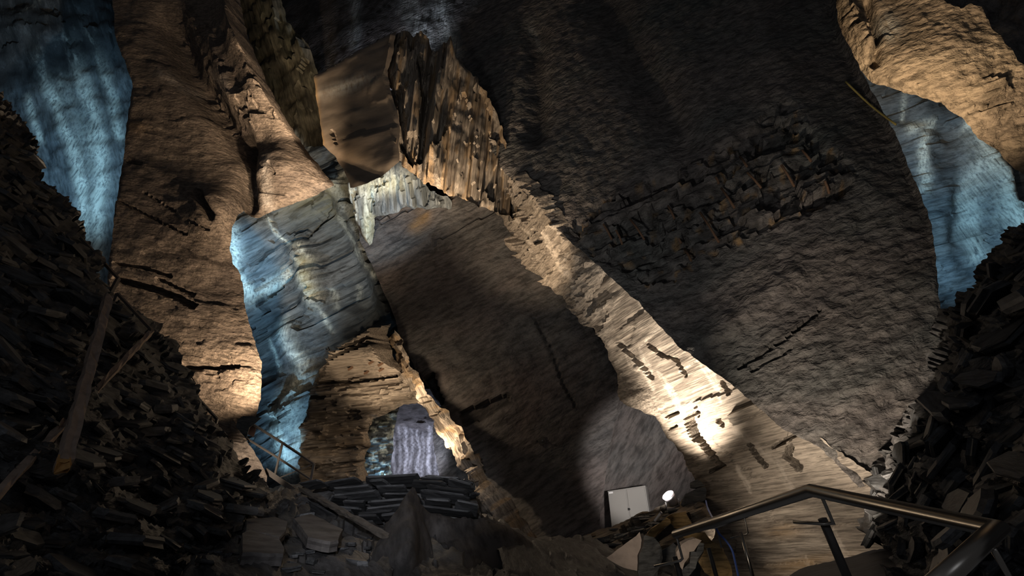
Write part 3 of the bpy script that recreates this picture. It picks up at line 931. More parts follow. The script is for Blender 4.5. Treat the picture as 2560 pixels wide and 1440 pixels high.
face('wall_fracture', 'splintered upright slate splitting off beside the smooth slab', 'cleft',
     [(985, 84), (1015, 88), (1060, 112), (1085, 135), (1120, 128), (1160, 165), (1215, 225), (1250, 290), (1262, 350), (1300, 450), (1290, 540), (1230, 530), (1170, 500), (1130, 490), (1075, 470), (1030, 440), (1000, 410), (975, 385), (990, 280), (965, 180)],
     [(985, 200, 12.8), (1240, 300, 12.9), (1080, 470, 11.9)], 4, 97, fr_disp, edge=6,
     tint=lambda s: (0 * s.px, 0.5 * (pn(s.u * 0.7, s.v * 5, 4) > 0.1), 0.4 * sst(1130, 1230, s.px) + 0.3 * (pn(s.u, s.v * 4, 7) > 0.25)), seed=15)
face('wall_smooth_slab', 'smooth six-sided brown slab hanging above the blue wall', 'smooth',
     [(786, 190), (850, 155), (925, 112), (992, 79), (985, 130), (970, 180), (982, 240), (1000, 300), (998, 360), (998, 405), (955, 440), (905, 464), (878, 470), (868, 440), (840, 395), (808, 362), (800, 300), (790, 240)],
     [(800, 200, 13.0), (990, 150, 12.3), (890, 460, 11.7)], 5, -18,
     lambda s: 0.045 * fbm(s.u / 1.6, s.v, 3, 29) + rg(s, [(790, 380), (900, 420), (1000, 470)], 20, -0.1) + cut(s, [(832, 330), (842, 362)], 4, 0.08) + rg(s, [(985, 90), (970, 180), (1000, 300)], 10, 0.1) + 0.06 * slate(s.u, s.v, 2.0, 0.8, 30, 0.6, 0), edge=2,
     tint=lambda s: (0.35 * gb(s, 870, 215, 60, 16, 1, -20), rg(s, [(788, 200), (795, 300), (806, 360)], 6, 0.8) + gb(s, 860, 380, 60, 40, 0.35), gb(s, 900, 340, 60, 50, 0.3)), seed=16)
face('wall_hanging_blue', 'blue white broken slate tips under the splintered slab', 'blue',
     [(870, 455), (1000, 395), (1020, 405), (1040, 440), (1052, 420), (1075, 480), (1120, 490), (1130, 520), (1010, 520), (940, 545), (935, 630), (915, 600), (890, 540), (876, 490)],
     [(880, 470, 13.6), (1060, 450, 13.3), (930, 600, 13.9)], 4, 85, lambda s: 0.3 * slate(s.u, s.v, 0.9, 0.15, 31, 0.8),
     tint=lambda s: (0.9 * gb(s, 960, 460, 60, 25, 1, -15) + streaks(s, [([(930, 480), (925, 600)], 9, 0.9), ([(885, 480), (900, 540)], 10, 0.7)]), gb(s, 960, 460, 50, 20, 0.6) + gb(s, 930, 560, 12, 50, 0.6), 0 * s.px), seed=17, edge=5)

# --- right chamber
def tn_disp(s):
    h = 0.18 * fbm(s.u / 2.2, s.v / 2.2, 3, 32) + 0.06 * fbm(s.u * 4, s.v * 7, 3, 33)
    h += rg(s, [(2090, -20), (2120, 90), (2160, 140)], 26, 0.4) + rg(s, [(2170, 0), (2190, 100), (2180, 170)], 10, -0.4)
    h += 0.35 * slate(s.u, s.v, 0.7, 0.2, 34, 1.0) * (np.exp(-(dist_path(s.px, s.py, [(2110, 40), (2170, 110)]) / 30) ** 2) + gb(s, 2480, 240, 55, 40, 0.9, -40))
    h += gb(s, 2330, 160, 160, 100, 0.5)
    return h


face('wall_right_upper', 'tan lit stippled rock bulging over the blue right chamber', 'tan',
     [(2040, -90), (2720, -90), (2720, 540), (2620, 470), (2540, 425), (2480, 365), (2445, 345), (2410, 302), (2350, 262), (2270, 240), (2180, 212), (2120, 150), (2080, 60)],
     [(2100, 0, 13.8), (2200, 220, 13.0), (2560, 380, 11.5)], 5, -20, tn_disp,
     tint=lambda s: (gb(s, 2215, 80, 30, 40, 0.4), 0 * s.px, gb(s, 2480, 250, 50, 40, 0.5, -40) + rg(s, [(2178, 20), (2190, 110)], 9, 0.5)), seed=18)
br_paths = [([(2435, 340), (2450, 400), (2480, 470), (2500, 540), (2520, 590)], 26, 1.0), ([(2465, 360), (2475, 410)], 8, 0.9), ([(2430, 420), (2425, 520), (2440, 640)], 22, 0.6),
            ([(2400, 305), (2405, 330)], 6, 0.9), ([(2310, 330), (2300, 360), (2308, 430), (2310, 470)], 14, 0.8), ([(2350, 265), (2365, 275)], 7, 0.8), ([(2240, 250), (2250, 310)], 5, 0.6),
            ([(2270, 330), (2320, 320)], 12, 0.8)]
face('wall_right_back', 'blue lit wall with pale mineral cone in the right chamber', 'blue',
     [(2130, 170), (3000, 170), (3000, 1000), (2500, 1000), (2320, 900), (2300, 600), (2200, 330)],
     [(2200, 250, 17.5), (2560, 400, 16.5), (2400, 850, 15.0)], 5, -14,
     lambda s: 0.12 * slate(s.u, s.v, 2.2, 0.3, 35, 0.5) + 0.4 * fbm(s.u / 2, s.v / 2, 3, 36) + rg(s, [(2435, 345), (2490, 500), (2530, 640)], 36, 0.6) + rg(s, [(2410, 460), (2400, 600)], 25, -0.3) + 0.25 * sst(300, 260, s.py - 0.2 * (s.px - 2200)),
     tint=lambda s: (streaks(s, br_paths), rg(s, [(2440, 350), (2480, 470), (2510, 570)], 24, 0.12), 0.4 * sst(330, 290, s.py) + rg(s, [(2400, 590), (2480, 570)], 10, 0.4)), seed=19)
face('ceiling_corner', 'dark brown rock overhang at the top right corner', 'roof',
     [(2330, -90), (2350, -5), (2375, 5), (2400, 20), (2420, 8), (2450, 15), (2480, 70), (2515, 105), (2540, 150), (2640, 200), (2700, 200), (2700, -90)],
     [(2350, 0, 8.0), (2600, 0, 6.5), (2600, 200, 6.0)], 6, 30, lambda s: 0.2 * fbm(s.u, s.v, 4, 37), seed=20, edge=5)

# --- loose ground
def hp_disp(s):
    return 0.20 * slate(s.u, s.v, 0.55, 0.16, 38, 1.0, 0.5) + 0.3 * fbm(s.u / 1.2, s.v / 1.2, 3, 39) + 0.06 * slate(s.u, s.v, 0.25, 0.07, 48, 1.0)


HL = face('ground_left_slope', 'steep slope of broken dark slate at left', 'dark',
          [(-120, 200), (0, 268), (45, 300), (80, 370), (100, 425), (150, 500), (205, 590), (245, 655), (235, 690), (215, 700), (265, 745), (330, 775), (385, 830), (440, 890), (462, 950), (500, 1035), (495, 1075), (545, 1120), (600, 1190), (670, 1245), (760, 1245), (820, 1280), (760, 1340), (620, 1340), (520, 1400), (500, 1560), (-120, 1560)],
          [(200, 600, 8.2), (0, 900, 4.6), (500, 1300, 5.4)], 5, 28, hp_disp, edge=9, dmix=0.5, ef=0, seed=21, cat='rubble slope')
HR = face('ground_right_slope', 'steep pile of black slate slabs at right', 'dark',
          [(2165, 1190), (2230, 1135), (2255, 1085), (2310, 1030), (2345, 1000), (2355, 950), (2370, 880), (2395, 820), (2430, 740), (2490, 680), (2515, 610), (2560, 585), (2700, 540), (2900, 500), (2900, 1560), (2300, 1560), (2255, 1400), (2200, 1360), (2155, 1325), (2165, 1260), (2185, 1215)],
          [(2200, 1200, 6.2), (2550, 600, 4.6), (2450, 1400, 2.9)], 5, -38, hp_disp, edge=9, dmix=0.5, ef=0, seed=22, cat='rubble slope')
HF = face('ground_path', 'dark trodden slate path rising between the rubble', 'dark',
          [(380, 1560), (480, 1400), (560, 1320), (620, 1230), (720, 1215), (800, 1215), (1000, 1260), (1230, 1290), (1320, 1340), (1480, 1350), (1560, 1390), (1700, 1440), (1700, 1560)],
          [(650, 1240, 9.0), (1300, 1340, 7.5), (600, 1440, 4.4)], 6, 20,
          lambda s: 0.10 * slate(s.u, s.v, 0.45, 0.2, 40, 0.9, 0.3) + 0.15 * fbm(s.u, s.v, 4, 41), seed=23, edge=6, cat='ground')
HM = face('ground_silt', 'smooth brown silt mound in front of the stacked slates', 'silt',
          [(905, 1560), (925, 1400), (960, 1320), (1012, 1262), (1050, 1285), (1100, 1290), (1160, 1312), (1220, 1345), (1300, 1372), (1380, 1420), (1470, 1560)],
          [(1010, 1265, 6.8), (1250, 1350, 6.6), (1000, 1440, 5.0)], 6, 70,
          lambda s: rg(s, [(1012, 1262), (1000, 1440)], 45, 0.35) + rg(s, [(1180, 1310), (1300, 1420)], 40, 0.25) + 0.15 * fbm(s.u, s.v, 4, 42) + rg(s, [(1090, 1330), (1130, 1440)], 14, -0.3), seed=24, edge=4, cat='ground')
HB = face('ground_dark_ledge', 'dark blue slate ledge at the bottom right of the silt mound', 'dark',
          [(1240, 1375), (1320, 1355), (1400, 1348), (1470, 1362), (1520, 1400), (1560, 1440), (1600, 1560), (1200, 1560), (1260, 1440)],
          [(1320, 1355, 6.4), (1500, 1390, 6.2), (1400, 1440, 5.2)], 6, 60, lambda s: 0.12 * slate(s.u, s.v, 0.9, 0.25, 43, 0.8), seed=25, edge=6, dmix=0.5, cat='ground')
HC = face('ground_ridge', 'low ridge of slate rubble in front of the white cabinet', 'cleft',
          [(1420, 1375), (1440, 1350), (1530, 1318), (1590, 1292), (1640, 1272), (1690, 1258), (1745, 1235), (1770, 1270), (1790, 1330), (1760, 1400), (1700, 1420), (1640, 1380), (1560, 1400), (1480, 1400)],
          [(1450, 1350, 9.2), (1700, 1265, 8.6), (1620, 1380, 7.4)], 4, -22, lambda s: 0.20 * slate(s.u, s.v, 0.7, 0.12, 44, 0.8),
          tint=lambda s: (0 * s.px, 0.35 * (pn(s.px / 25, s.py / 20, 4) > 0.15), 0.55 + 0.3 * pn(s.px / 25, s.py / 14, 9)), seed=26, edge=4, dmix=0.6, cat='rubble slope')
HS = face('ground_step', 'dark blue grey flat ledge at the bottom under the handrail', 'step',
          [(1930, 1460), (2010, 1420), (2180, 1375), (2260, 1365), (2330, 1400), (2380, 1560), (1800, 1560)],
          [(2000, 1420, 5.6), (2260, 1370, 5.4), (2150, 1440, 4.4)], 6, -12, lambda s: 0.06 * fbm(s.u, s.v, 4, 45), seed=27, edge=2, cat='ground')

#OBJECTS
# ------------------------------------------------------------------ loose slabs
def slab_mesh(seed, L, W, T, boxy=False):
    r = random.Random(seed)
    n = r.choice((6, 7, 8))
    pts = []
    for k in range(n):
        a = 2 * math.pi * (k + r.uniform(-.3, .3)) / n
        q = 1 / max(abs(math.cos(a)) ** 1.3 + abs(math.sin(a)) ** 1.3, 1e-3) ** 0.77
        q *= r.uniform(.75, 1.0)
        pts.append((math.cos(a) * q * L / 2, math.sin(a) * q * W / 2))
    if boxy:
        n = 8
        c = (-.5, -.5 + r.uniform(.02, .1), .5 - r.uniform(.02, .1), .5)
        pts = [(c[0] * L, -W * r.uniform(.2, .45)), (c[1] * L, -W / 2), (r.uniform(-.2, .2) * L, -W * r.uniform(.44, .5)), (c[2] * L, -W / 2), (c[3] * L, -W * r.uniform(.1, .4)), (c[3] * L * .98, W * .45), (0, W / 2), (-.5 * L * .97, W * .45)]
    bm = bmesh.new()
    rows = []
    lay = 4
    for j in range(lay):
        z = T * (j / (lay - 1) - 0.5)
        k = r.uniform(.93, 1.0) if 0 < j < lay - 1 else r.uniform(.86, .95)
        ox, oy = r.uniform(-.03, .03) * L, r.uniform(-.03, .03) * W
        rows.append([bm.verts.new((x * k * r.uniform(.96, 1.02) + ox, y * k * r.uniform(.96, 1.02) + oy, z + r.uniform(-.06, .06) * T)) for x, y in pts])
    for a, b in zip(rows[:-1], rows[1:]):
        for k in range(n):
            bm.faces.new((a[k], a[(k + 1) % n], b[(k + 1) % n], b[k]))
    bm.faces.new(rows[0][::-1])
    bm.faces.new(rows[-1])
    bmesh.ops.triangulate(bm, faces=[f for f in bm.faces if len(f.verts) > 4])
    bmesh.ops.recalc_face_normals(bm, faces=bm.faces[:])
    me = bpy.data.meshes.new('slate_slab')
    bm.to_mesh(me)
    bm.free()
    return me


PROTO = []
for k in range(14):
    r_ = random.Random(100 + k)
    me_ = slab_mesh(k, 1.0, r_.uniform(.35, .75), r_.uniform(.07, .16))
    me_.materials.append(M['slab'][(0, 0, 1, 0, 1, 0, 2, 0, 1, 0, 0, 1, 0, 1)[k]])
    PROTO.append(me_)
PLACED = []
AVOID = [[(271, 742), (158, 1165)], [(376, 832), (-30, 1262)], [(202, 595), (296, 696), (376, 826)], [(470, 970), (543, 1048), (528, 1098)], [(600, 1060), (790, 1230)], [(752, 1222), (985, 1352)]]


def try_place(me, mat, pad=0.0):
    vs_ = [mat @ v.co for v in me.vertices]
    c = mat.translation
    rad = max((v - c).length for v in vs_)
    t = BVHTree.FromPolygons(vs_, [tuple(p.vertices) for p in me.polygons])
    for c2, r2, t2 in PLACED:
        if (c - c2).length < rad + r2 and t.overlap(t2):
            return False
    PLACED.append((c, rad, t))
    return True


def scatter(F, poly, n, size, label, cat, group, upmix, jit, seed, lift=0.02, name='slate_slab', dirjit=0.35):
    r = random.Random(seed)
    xs = [p[0] for p in poly]
    ys = [p[1] for p in poly]
    made = 0
    for t in range(n * 14):
        if made >= n:
            break
        x, y = r.uniform(min(xs), max(xs)), r.uniform(min(ys), max(ys))
        if not inside(np.array([x]), np.array([y]), poly)[0]:
            continue
        if min(dist_path(np.array([x]), np.array([y]), q_)[0] for q_ in AVOID) < 26:
            continue
        p = F.hit(x, y, 0)
        s = r.uniform(*size) * (1.0 if r.random() < .8 else 1.5)
        nn = (F.n * (1 - upmix) + Vector((0, 0, 1)) * upmix + Vector((r.gauss(0, jit), r.gauss(0, jit), r.gauss(0, jit)))).normalized()
        ux = (F.u + F.v * r.gauss(0, dirjit)).normalized()
        ux = (ux - nn * ux.dot(nn)).normalized()
        vy = nn.cross(ux)
        if r.random() < .5:
            ux, vy = -ux, -vy
        me = r.choice(PROTO)
        mat = Matrix(((ux.x * s, vy.x * s, nn.x * s, p.x), (ux.y * s, vy.y * s, nn.y * s, p.y), (ux.z * s, vy.z * s, nn.z * s, p.z), (0, 0, 0, 1)))
        mat.translation = p + nn * lift * s
        if not try_place(me, mat):
            continue
        o = bpy.data.objects.new(name, me)
        o.matrix_world = mat
        COL.objects.link(o)
        tag(o, label, cat, group)
        made += 1
    return made


# --- solid chunks from an outline: front face, taper and real thickness
def chunk(name, label, cat, outline, d, thick, mat, bulge=0.0, seed=0, tilt=None, group=None, kind=None, jag=0.012, layers=6):
    r = random.Random(seed)
    ol = rag(outline, 14, 2.0, seed)
    cxp = sum(p[0] for p in ol) / len(ol)
    cyp = sum(p[1] for p in ol) / len(ol)
    df = d if callable(d) else (lambda x, y: d)
    bm = bmesh.new()
    ray = (P(cxp, cyp, 1) - CAM).normalized()
    bdir = (Vector(tilt).normalized() if tilt else ray)
    rows = []
    cen = P(cxp, cyp, df(cxp, cyp))
    for j in range(layers):
        q = j / (layers - 1)
        k = 1 - 0.05 * (j % 2) - (0.15 * q if q > .7 else 0)
        rows.append([bm.verts.new(cen + (P(x, y, df(x, y)) - cen) * k + bdir * thick * q + Vector((r.uniform(-jag, jag), r.uniform(-jag, jag), r.uniform(-jag, jag)))) for x, y in ol])
    n = len(ol)
    for a, b in zip(rows[:-1], rows[1:]):
        for k in range(n):
            bm.faces.new((a[k], a[(k + 1) % n], b[(k + 1) % n], b[k]))
    f1 = bm.faces.new(rows[0][::-1])
    f2 = bm.faces.new(rows[-1])
    bmesh.ops.triangulate(bm, faces=[f1, f2])
    o = bm_obj(name, bm, M[mat] if isinstance(mat, str) else mat)
    return tag(o, label, cat, group, kind)


def flag(name, label, outline, F, lift, thick, mat, seed, cat='stone slab', group=None):
    pts = [F.at(x, y, lift) for x, y in rag(outline, 16, 2.5, seed)]
    r = random.Random(seed)
    bm = bmesh.new()
    n = len(pts)
    up = F.n
    rows = []
    cen = sum(pts, Vector()) / n
    for j, (dz, k) in enumerate(((0, .97), (-.25, 1.0), (-.6, .98), (-1, 1.0))):
        rows.append([bm.verts.new(cen + (p - cen) * k * r.uniform(.99, 1.01) + up * dz * thick) for p in pts])
    for a, b in zip(rows[:-1], rows[1:]):
        for k in range(n):
            bm.faces.new((a[k], a[(k + 1) % n], b[(k + 1) % n], b[k]))
    fs = [bm.faces.new(rows[0][::-1]), bm.faces.new(rows[-1])]
    bmesh.ops.triangulate(bm, faces=fs)
    return tag(bm_obj(name, bm, M[mat]), label, cat, group)


Z2 = lambda pts: [(400 + x / 4.235, 1100 + y / 4.235) for x, y in pts]
flag('flat_stone', 'largest rounded flat stone on the path, right of centre', Z2([(1370, 1040), (1560, 975), (1900, 1170), (1850, 1320), (1760, 1340), (1520, 1280)]), HF, .22, .10, 'path_slab', 3)
flag('flat_stone', 'long flat stone on the path left of the largest rounded one', Z2([(860, 1030), (1180, 1000), (1320, 1060), (1290, 1180), (1220, 1265), (930, 1170), (850, 1180)]), HF, .20, .08, 'path_slab', 4)
flag('flat_stone', 'wide flat stone at the bottom edge of the path', Z2([(810, 1240), (900, 1190), (1200, 1290), (1270, 1440), (1250, 1500), (800, 1500)]), HF, .22, .10, 'path_slab', 5)
flag('flat_stone', 'small grey hexagonal stone beside the rubble on the path', Z2([(690, 1055), (845, 1045), (838, 1090), (750, 1112), (700, 1090)]), HF, .20, .07, 'path_slab', 6)
flag('flat_stone', 'upper brown flat stone on the path beside the left rubble', Z2([(680, 880), (1015, 895), (940, 965), (690, 955)]), HF, .18, .08, 'path_slab', 7)
flag('flat_stone', 'thin stone with pale front edge under the upper brown stone', Z2([(735, 975), (950, 975), (960, 1000), (820, 1030), (745, 1000)]), HF, .17, .06, 'path_slab', 8)
flag('flat_stone', 'thick brown slab standing askew below the long timber', Z2([(1440, 720), (1500, 668), (1650, 780), (1640, 830), (1560, 845), (1470, 800)]), HF, .15, .14, 'path_slab', 9)

# --- boulders beside the right handrail
Z1 = lambda pts: [(1480 + x / 5.333, 1170 + y / 5.333) for x, y in pts]
dB = lambda x, y: 5.2 - 0.0022 * (x - 1560)
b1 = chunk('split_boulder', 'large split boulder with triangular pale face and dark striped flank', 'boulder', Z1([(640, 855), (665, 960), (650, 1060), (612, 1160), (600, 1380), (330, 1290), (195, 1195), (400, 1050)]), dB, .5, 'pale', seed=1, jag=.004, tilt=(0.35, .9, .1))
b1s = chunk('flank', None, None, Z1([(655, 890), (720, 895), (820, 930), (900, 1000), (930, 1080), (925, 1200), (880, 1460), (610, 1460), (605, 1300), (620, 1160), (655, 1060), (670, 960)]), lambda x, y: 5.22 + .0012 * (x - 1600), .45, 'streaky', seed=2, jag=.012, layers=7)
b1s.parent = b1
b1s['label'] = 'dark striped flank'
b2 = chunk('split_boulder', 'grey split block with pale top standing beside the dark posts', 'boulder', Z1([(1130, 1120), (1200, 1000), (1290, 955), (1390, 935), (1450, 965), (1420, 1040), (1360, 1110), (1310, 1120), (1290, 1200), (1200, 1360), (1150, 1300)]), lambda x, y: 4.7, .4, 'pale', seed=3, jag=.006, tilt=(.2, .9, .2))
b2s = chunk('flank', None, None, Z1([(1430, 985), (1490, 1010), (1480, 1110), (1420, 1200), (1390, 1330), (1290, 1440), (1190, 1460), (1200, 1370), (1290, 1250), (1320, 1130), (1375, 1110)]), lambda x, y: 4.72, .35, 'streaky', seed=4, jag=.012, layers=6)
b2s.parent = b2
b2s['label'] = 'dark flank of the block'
chunk('dark_boulder', 'flat dark grey stone between the two split boulders', 'boulder', Z1([(935, 1110), (1100, 1010), (1130, 1050), (1130, 1180), (1080, 1290), (1090, 1460), (900, 1460), (900, 1300)]), 5.75, .3, M['slab'][1], seed=5)
chunk('slate_block', 'ochre striped slate block lying on the ridge below the floodlight', 'slate block', Z1([(730, 880), (985, 665), (1030, 700), (1040, 735), (830, 915), (780, 920)]), 6.6, .35, 'ochre', seed=6)
chunk('slate_block', 'dark slate block under the right rail end beside the ochre block', 'slate block', Z1([(830, 915), (1045, 735), (1090, 780), (1060, 860), (900, 980), (860, 960)]), 6.98, .1, 'streaky', seed=7)
chunk('ochre_rock', 'ochre stained ledge of slate below the floodlight', 'rock ledge', Z1([(985, 655), (1050, 610), (1240, 585), (1265, 640), (1330, 720), (1340, 770), (1180, 830), (1090, 800), (1040, 720)]), 7.1, .5, 'ochre', seed=8)
chunk('ochre_rock', 'tall ochre stained ledge of slate under the lower handrail', 'rock ledge', Z1([(1190, 890), (1500, 860), (1560, 920), (1640, 1010), (1720, 1040), (1800, 1180), (1850, 1290), (1860, 1460), (1600, 1460), (1500, 1380), (1420, 1250), (1500, 1080), (1450, 950), (1250, 960)]), lambda x, y: 6.1, .5, 'ochre', seed=9)
chunk('brown_boulder', 'rounded purple brown boulder beside the floodlight', 'boulder', Z1([(1180, 490), (1250, 360), (1340, 300), (1500, 262), (1530, 290), (1510, 430), (1420, 470), (1300, 500), (1220, 520)]), 8.2, .5, M['streaky'], seed=10)
chunk('brown_boulder', 'dark crumbling rock lump against the lit edge above the blue cable', 'boulder', Z1([(1310, 200), (1400, 160), (1460, 190), (1500, 240), (1380, 265), (1320, 270)]), 8.4, .4, M['streaky'], seed=11)
chunk('wall_ledge', 'small rock lip with lit top at the foot of the brown wall', 'rock ledge', [(590, 1066), (596, 1048), (608, 1041), (630, 1042), (655, 1043), (640, 1056), (626, 1068), (616, 1094), (602, 1080)], 8.6, .4, 'streaky', seed=12, kind='structure')

# ------------------------------------------------------------------ timbers
def timber(name, label, a, b, wd, hg, mat, seed, cat='timber', jag=.012, endmat=None):
    r = random.Random(seed)
    a, b = Vector(a), Vector(b)
    t = (b - a).normalized()
    s = t.cross(FWD).normalized()
    u = s.cross(t).normalized()
    bm = bmesh.new()
    n = 26
    prof = ((-1, -.8), (-.35, -1), (.4, -.9), (1, -.75), (.9, .3), (1, .9), (.2, 1), (-.5, .85), (-1, .6), (-.85, -.1))
    rows = []
    for i in range(n):
        p = a + (b - a) * i / (n - 1)
        k = .93 + .1 * r.random()
        rows.append([bm.verts.new(p + s * (x * wd / 2 * k + r.uniform(-jag, jag)) + u * (y * hg / 2 * k + r.uniform(-jag, jag) * .6) + (t * r.uniform(-.05, .05) if i in (0, n - 1) else Vector())) for x, y in prof])
    m = len(prof)
    for p, q in zip(rows[:-1], rows[1:]):
        for k in range(m):
            bm.faces.new((p[k], p[(k + 1) % m], q[(k + 1) % m], q[k]))
    f = [bm.faces.new(rows[0][::-1]), bm.faces.new(rows[-1])]
    bmesh.ops.triangulate(bm, faces=f)
    return tag(bm_obj(name, bm, M[mat]), label, cat)


t1 = timber('timber_beam', 'upright grey weathered beam leaning down from the left railing', P(271, 742, 6.7), P(158, 1160, 3.75), .11, .10, 'wood', 1)
e_ = timber('splintered_end', None, P(159.5, 1152, 3.8), P(157, 1168, 3.7), .095, .085, 'wood2', 2, cat=None)
e_.parent = t1
e_['label'] = 'orange splintered end'
timber('timber_beam', 'thin grey broken beam lying diagonally under the upright beam', P(376, 832, 7.25), P(-30, 1262, 3.3), .08, .065, 'wood', 3, jag=.016)
timber('timber_plank', 'long weathered timber running down from the centre railing to the stacked slates', P(752, 1222, 7.7), P(985, 1352, 5.4), .06, .07, 'wood_dark', 4, jag=.01)

# ------------------------------------------------------------------ railings
def railing(name, label, loc, bars, mat, cat='railing'):
    """bars: (part name, points, width, kind)"""
    root = empty(name, loc)
    tag(root, label, cat)
    for pn_, pts, wd, kd in bars:
        bm = bmesh.new()
        if kd == 'sq':
            for a, b in zip(pts[:-1], pts[1:]):
                beam_bm(a, b, wd, wd, FWD if abs((Vector(b) - Vector(a)).normalized().dot(FWD)) < .9 else None, bm)
        elif kd == 'flat':
            for a, b in zip(pts[:-1], pts[1:]):
                beam_bm(a, b, wd * .4, wd, None, bm)
        else:
            tube_bm(pts, wd / 2, 14, bm)
        bm_obj(pn_, bm, mat, root, kd == 'round')
    return root


G = lambda x, y, d: P(x, y, d)
railing('railing', 'angled steel railing end against the blue lit wall at left', G(262, 745, 7.9), [
    ('top_rail', [G(202, 595, 8.1), G(296, 696, 8.0)], .04, 'sq'), ('post', [G(296, 696, 8.0), G(266, 750, 7.7)], .05, 'sq'), ('lower_rail', [G(218, 700, 7.8), G(260, 742, 7.75)], .045, 'sq')], M['rail'])
railing('railing', 'short steel railing stepping down beside the top of the upright beam', G(280, 753, 7.1), [
    ('bracket', [G(276, 752, 7.1), G(287, 752, 7.1), G(295, 734, 7.1)], .045, 'sq'), ('top_rail', [G(294, 734, 7.1), G(380, 826, 6.8)], .035, 'sq')], M['rail'])
railing('railing', 'thin dark railing end in front of the glowing brown wall', G(528, 1098, 7.3), [
    ('top_rail', [G(470, 970, 7.5), G(543, 1048, 7.4)], .032, 'sq'), ('post', [G(543, 1048, 7.4), G(527, 1100, 7.3)], .035, 'sq')], M['rail'])
Q = lambda x, y, d: P(570 + x / 5.76, 1010 + y / 5.76, d)
cr = railing('stair_railing', 'steel stair railing with two rails and a dark panel below the blue wall', Q(1160, 1265, 9.3), [
    ('top_rail', [Q(310, 262, 10.3), Q(785, 560, 9.85), Q(1240, 862, 9.4)], .035, 'sq'), ('middle_rail', [Q(245, 482, 10.3), Q(735, 785, 9.85), Q(1195, 1085, 9.4)], .03, 'sq'),
    ('post', [Q(312, 262, 10.3), Q(240, 500, 10.3)], .03, 'sq'), ('post', [Q(785, 560, 9.85), Q(680, 1005, 9.85)], .035, 'sq'), ('post', [Q(1240, 862, 9.4), Q(1157, 1275, 9.35)], .04, 'sq'),
    ('stringer', [Q(540, 955, 9.95), Q(975, 1262, 9.45)], .09, 'flat'), ('tread_edge', [Q(750, 1058, 9.9), Q(1225, 868, 10.2)], .018, 'sq'), ('tread_edge', [Q(945, 1188, 9.7), Q(1180, 1098, 9.95)], .018, 'sq')], M['rail'])
bm = bmesh.new()
q4 = [Q(312, 272, 10.28), Q(405, 322, 10.2), Q(362, 472, 10.2), Q(268, 432, 10.28)]
nrm = (q4[1] - q4[0]).cross(q4[3] - q4[0]).normalized() * .02
va = [bm.verts.new(p) for p in q4] + [bm.verts.new(p + nrm) for p in q4]
for f in ((0, 1, 2, 3), (7, 6, 5, 4), (0, 4, 5, 1), (1, 5, 6, 2), (2, 6, 7, 3), (3, 7, 4, 0)):
    bm.faces.new([va[i] for i in f])
bm_obj('panel', bm, M['sign'], cr)

# handrail near the viewer, right
hr = railing('handrail', 'thick brushed steel handrail bending down at the bottom right', G(2340, 1450, 1.25), [
    ('top_rail', [G(1688, 1336, 3.15), G(1860, 1281, 2.5), G(2028, 1226, 2.02), G(2492, 1322, 1.42), G(2330, 1470, 1.22)], .05, 'round'),
    ('bracket', [G(2053, 1238, 1.98), G(2083, 1308, 2.02), G(2060, 1310, 2.03), G(1984, 1305, 2.12)], .013, 'round'),
    ('bracket', [G(1691, 1340, 3.14), G(1706, 1396, 3.15), G(1700, 1402, 3.15), G(1636, 1416, 3.2)], .016, 'round'),
    ('bracket', [G(2482, 1372, 1.36), G(2540, 1470, 1.38)], .016, 'round')], M['tube'])
for nm, x0, y0, x1, y1, d, wd in (('post', 2056, 1297, 2130, 1470, 2.06, .036), ('post', 1686, 1392, 1712, 1480, 3.2, .036), ('post', 1771, 1370, 1802, 1480, 3.6, .03)):
    bm = tube_bm([G(x0, y0, d), G(x1, y1, d * .965)], wd / 2, 12)
    bm_obj(nm, bm, M['post'], hr, True)
hr2 = railing('handrail', 'lower brown steel handrail passing under the thick one', G(1890, 1450, 5.2), [
    ('top_rail', [G(1700, 1336, 5.9), G(1752, 1321, 5.6), G(1790, 1314, 5.45), G(1866, 1288, 5.2)], .052, 'round'),
    ('bracket', [G(1861, 1294, 5.2), G(1870, 1331, 5.22), G(1866, 1335, 5.22), G(1827, 1345, 5.3)], .014, 'round')], M['tube'])
bm = tube_bm([G(1852, 1330, 5.25), G(1890, 1470, 5.0)], .018, 12)
bm_obj('post', bm, M['tube'], hr2, True)

# ------------------------------------------------------------------ cabinet
ctl, ctr = P(1518, 1227, 11.50), P(1612, 1213, 11.12)
wx = ctr - ctl
cw = wx.length
wx.normalize()
cz = (ctl.z + ctr.z) / 2
cyv = Vector((0, 0, 1)).cross(wx).normalized()      # away from the viewer
cup = wx.cross(cyv).normalized()
CH, CDp = 1.15, .13
root = empty('metal_cabinet', Vector(((ctl.x + ctr.x) / 2, (ctl.y + ctr.y) / 2, cz - CH)))
tag(root, 'pale grey two door metal cabinet standing behind the rubble ridge', 'cabinet')
base = ctl.copy()


def cb(u, v, z):
    return base + wx * u + cyv * v + cup * z


bm_obj('body', box_bm(cb(cw / 2, .02 + CDp / 2, -CH / 2), wx * cw / 2, cyv * CDp / 2, cup * CH / 2, None, .006), M['cab'], root)
dr = []
for k in (0, 1):
    c = cb(cw * (.25 + .5 * k), .008, -CH / 2 - .005)
    dr.append(bm_obj('door', box_bm(c, wx * (cw / 4 - .017), cyv * .012, cup * (CH / 2 - .03), None, .004), M['cab'], root))
bm = tube_bm([cb(cw / 2 + .02, -.025, -.45), cb(cw / 2 + .02, .0, -.45)], .025, 14)
bm_obj('lock', bm, M['cabdark'], dr[1])
bm_obj('label_plate', box_bm(cb(.085, -.006, -.055), wx * .05, cyv * .003, cup * .018), M['plate'], dr[0])

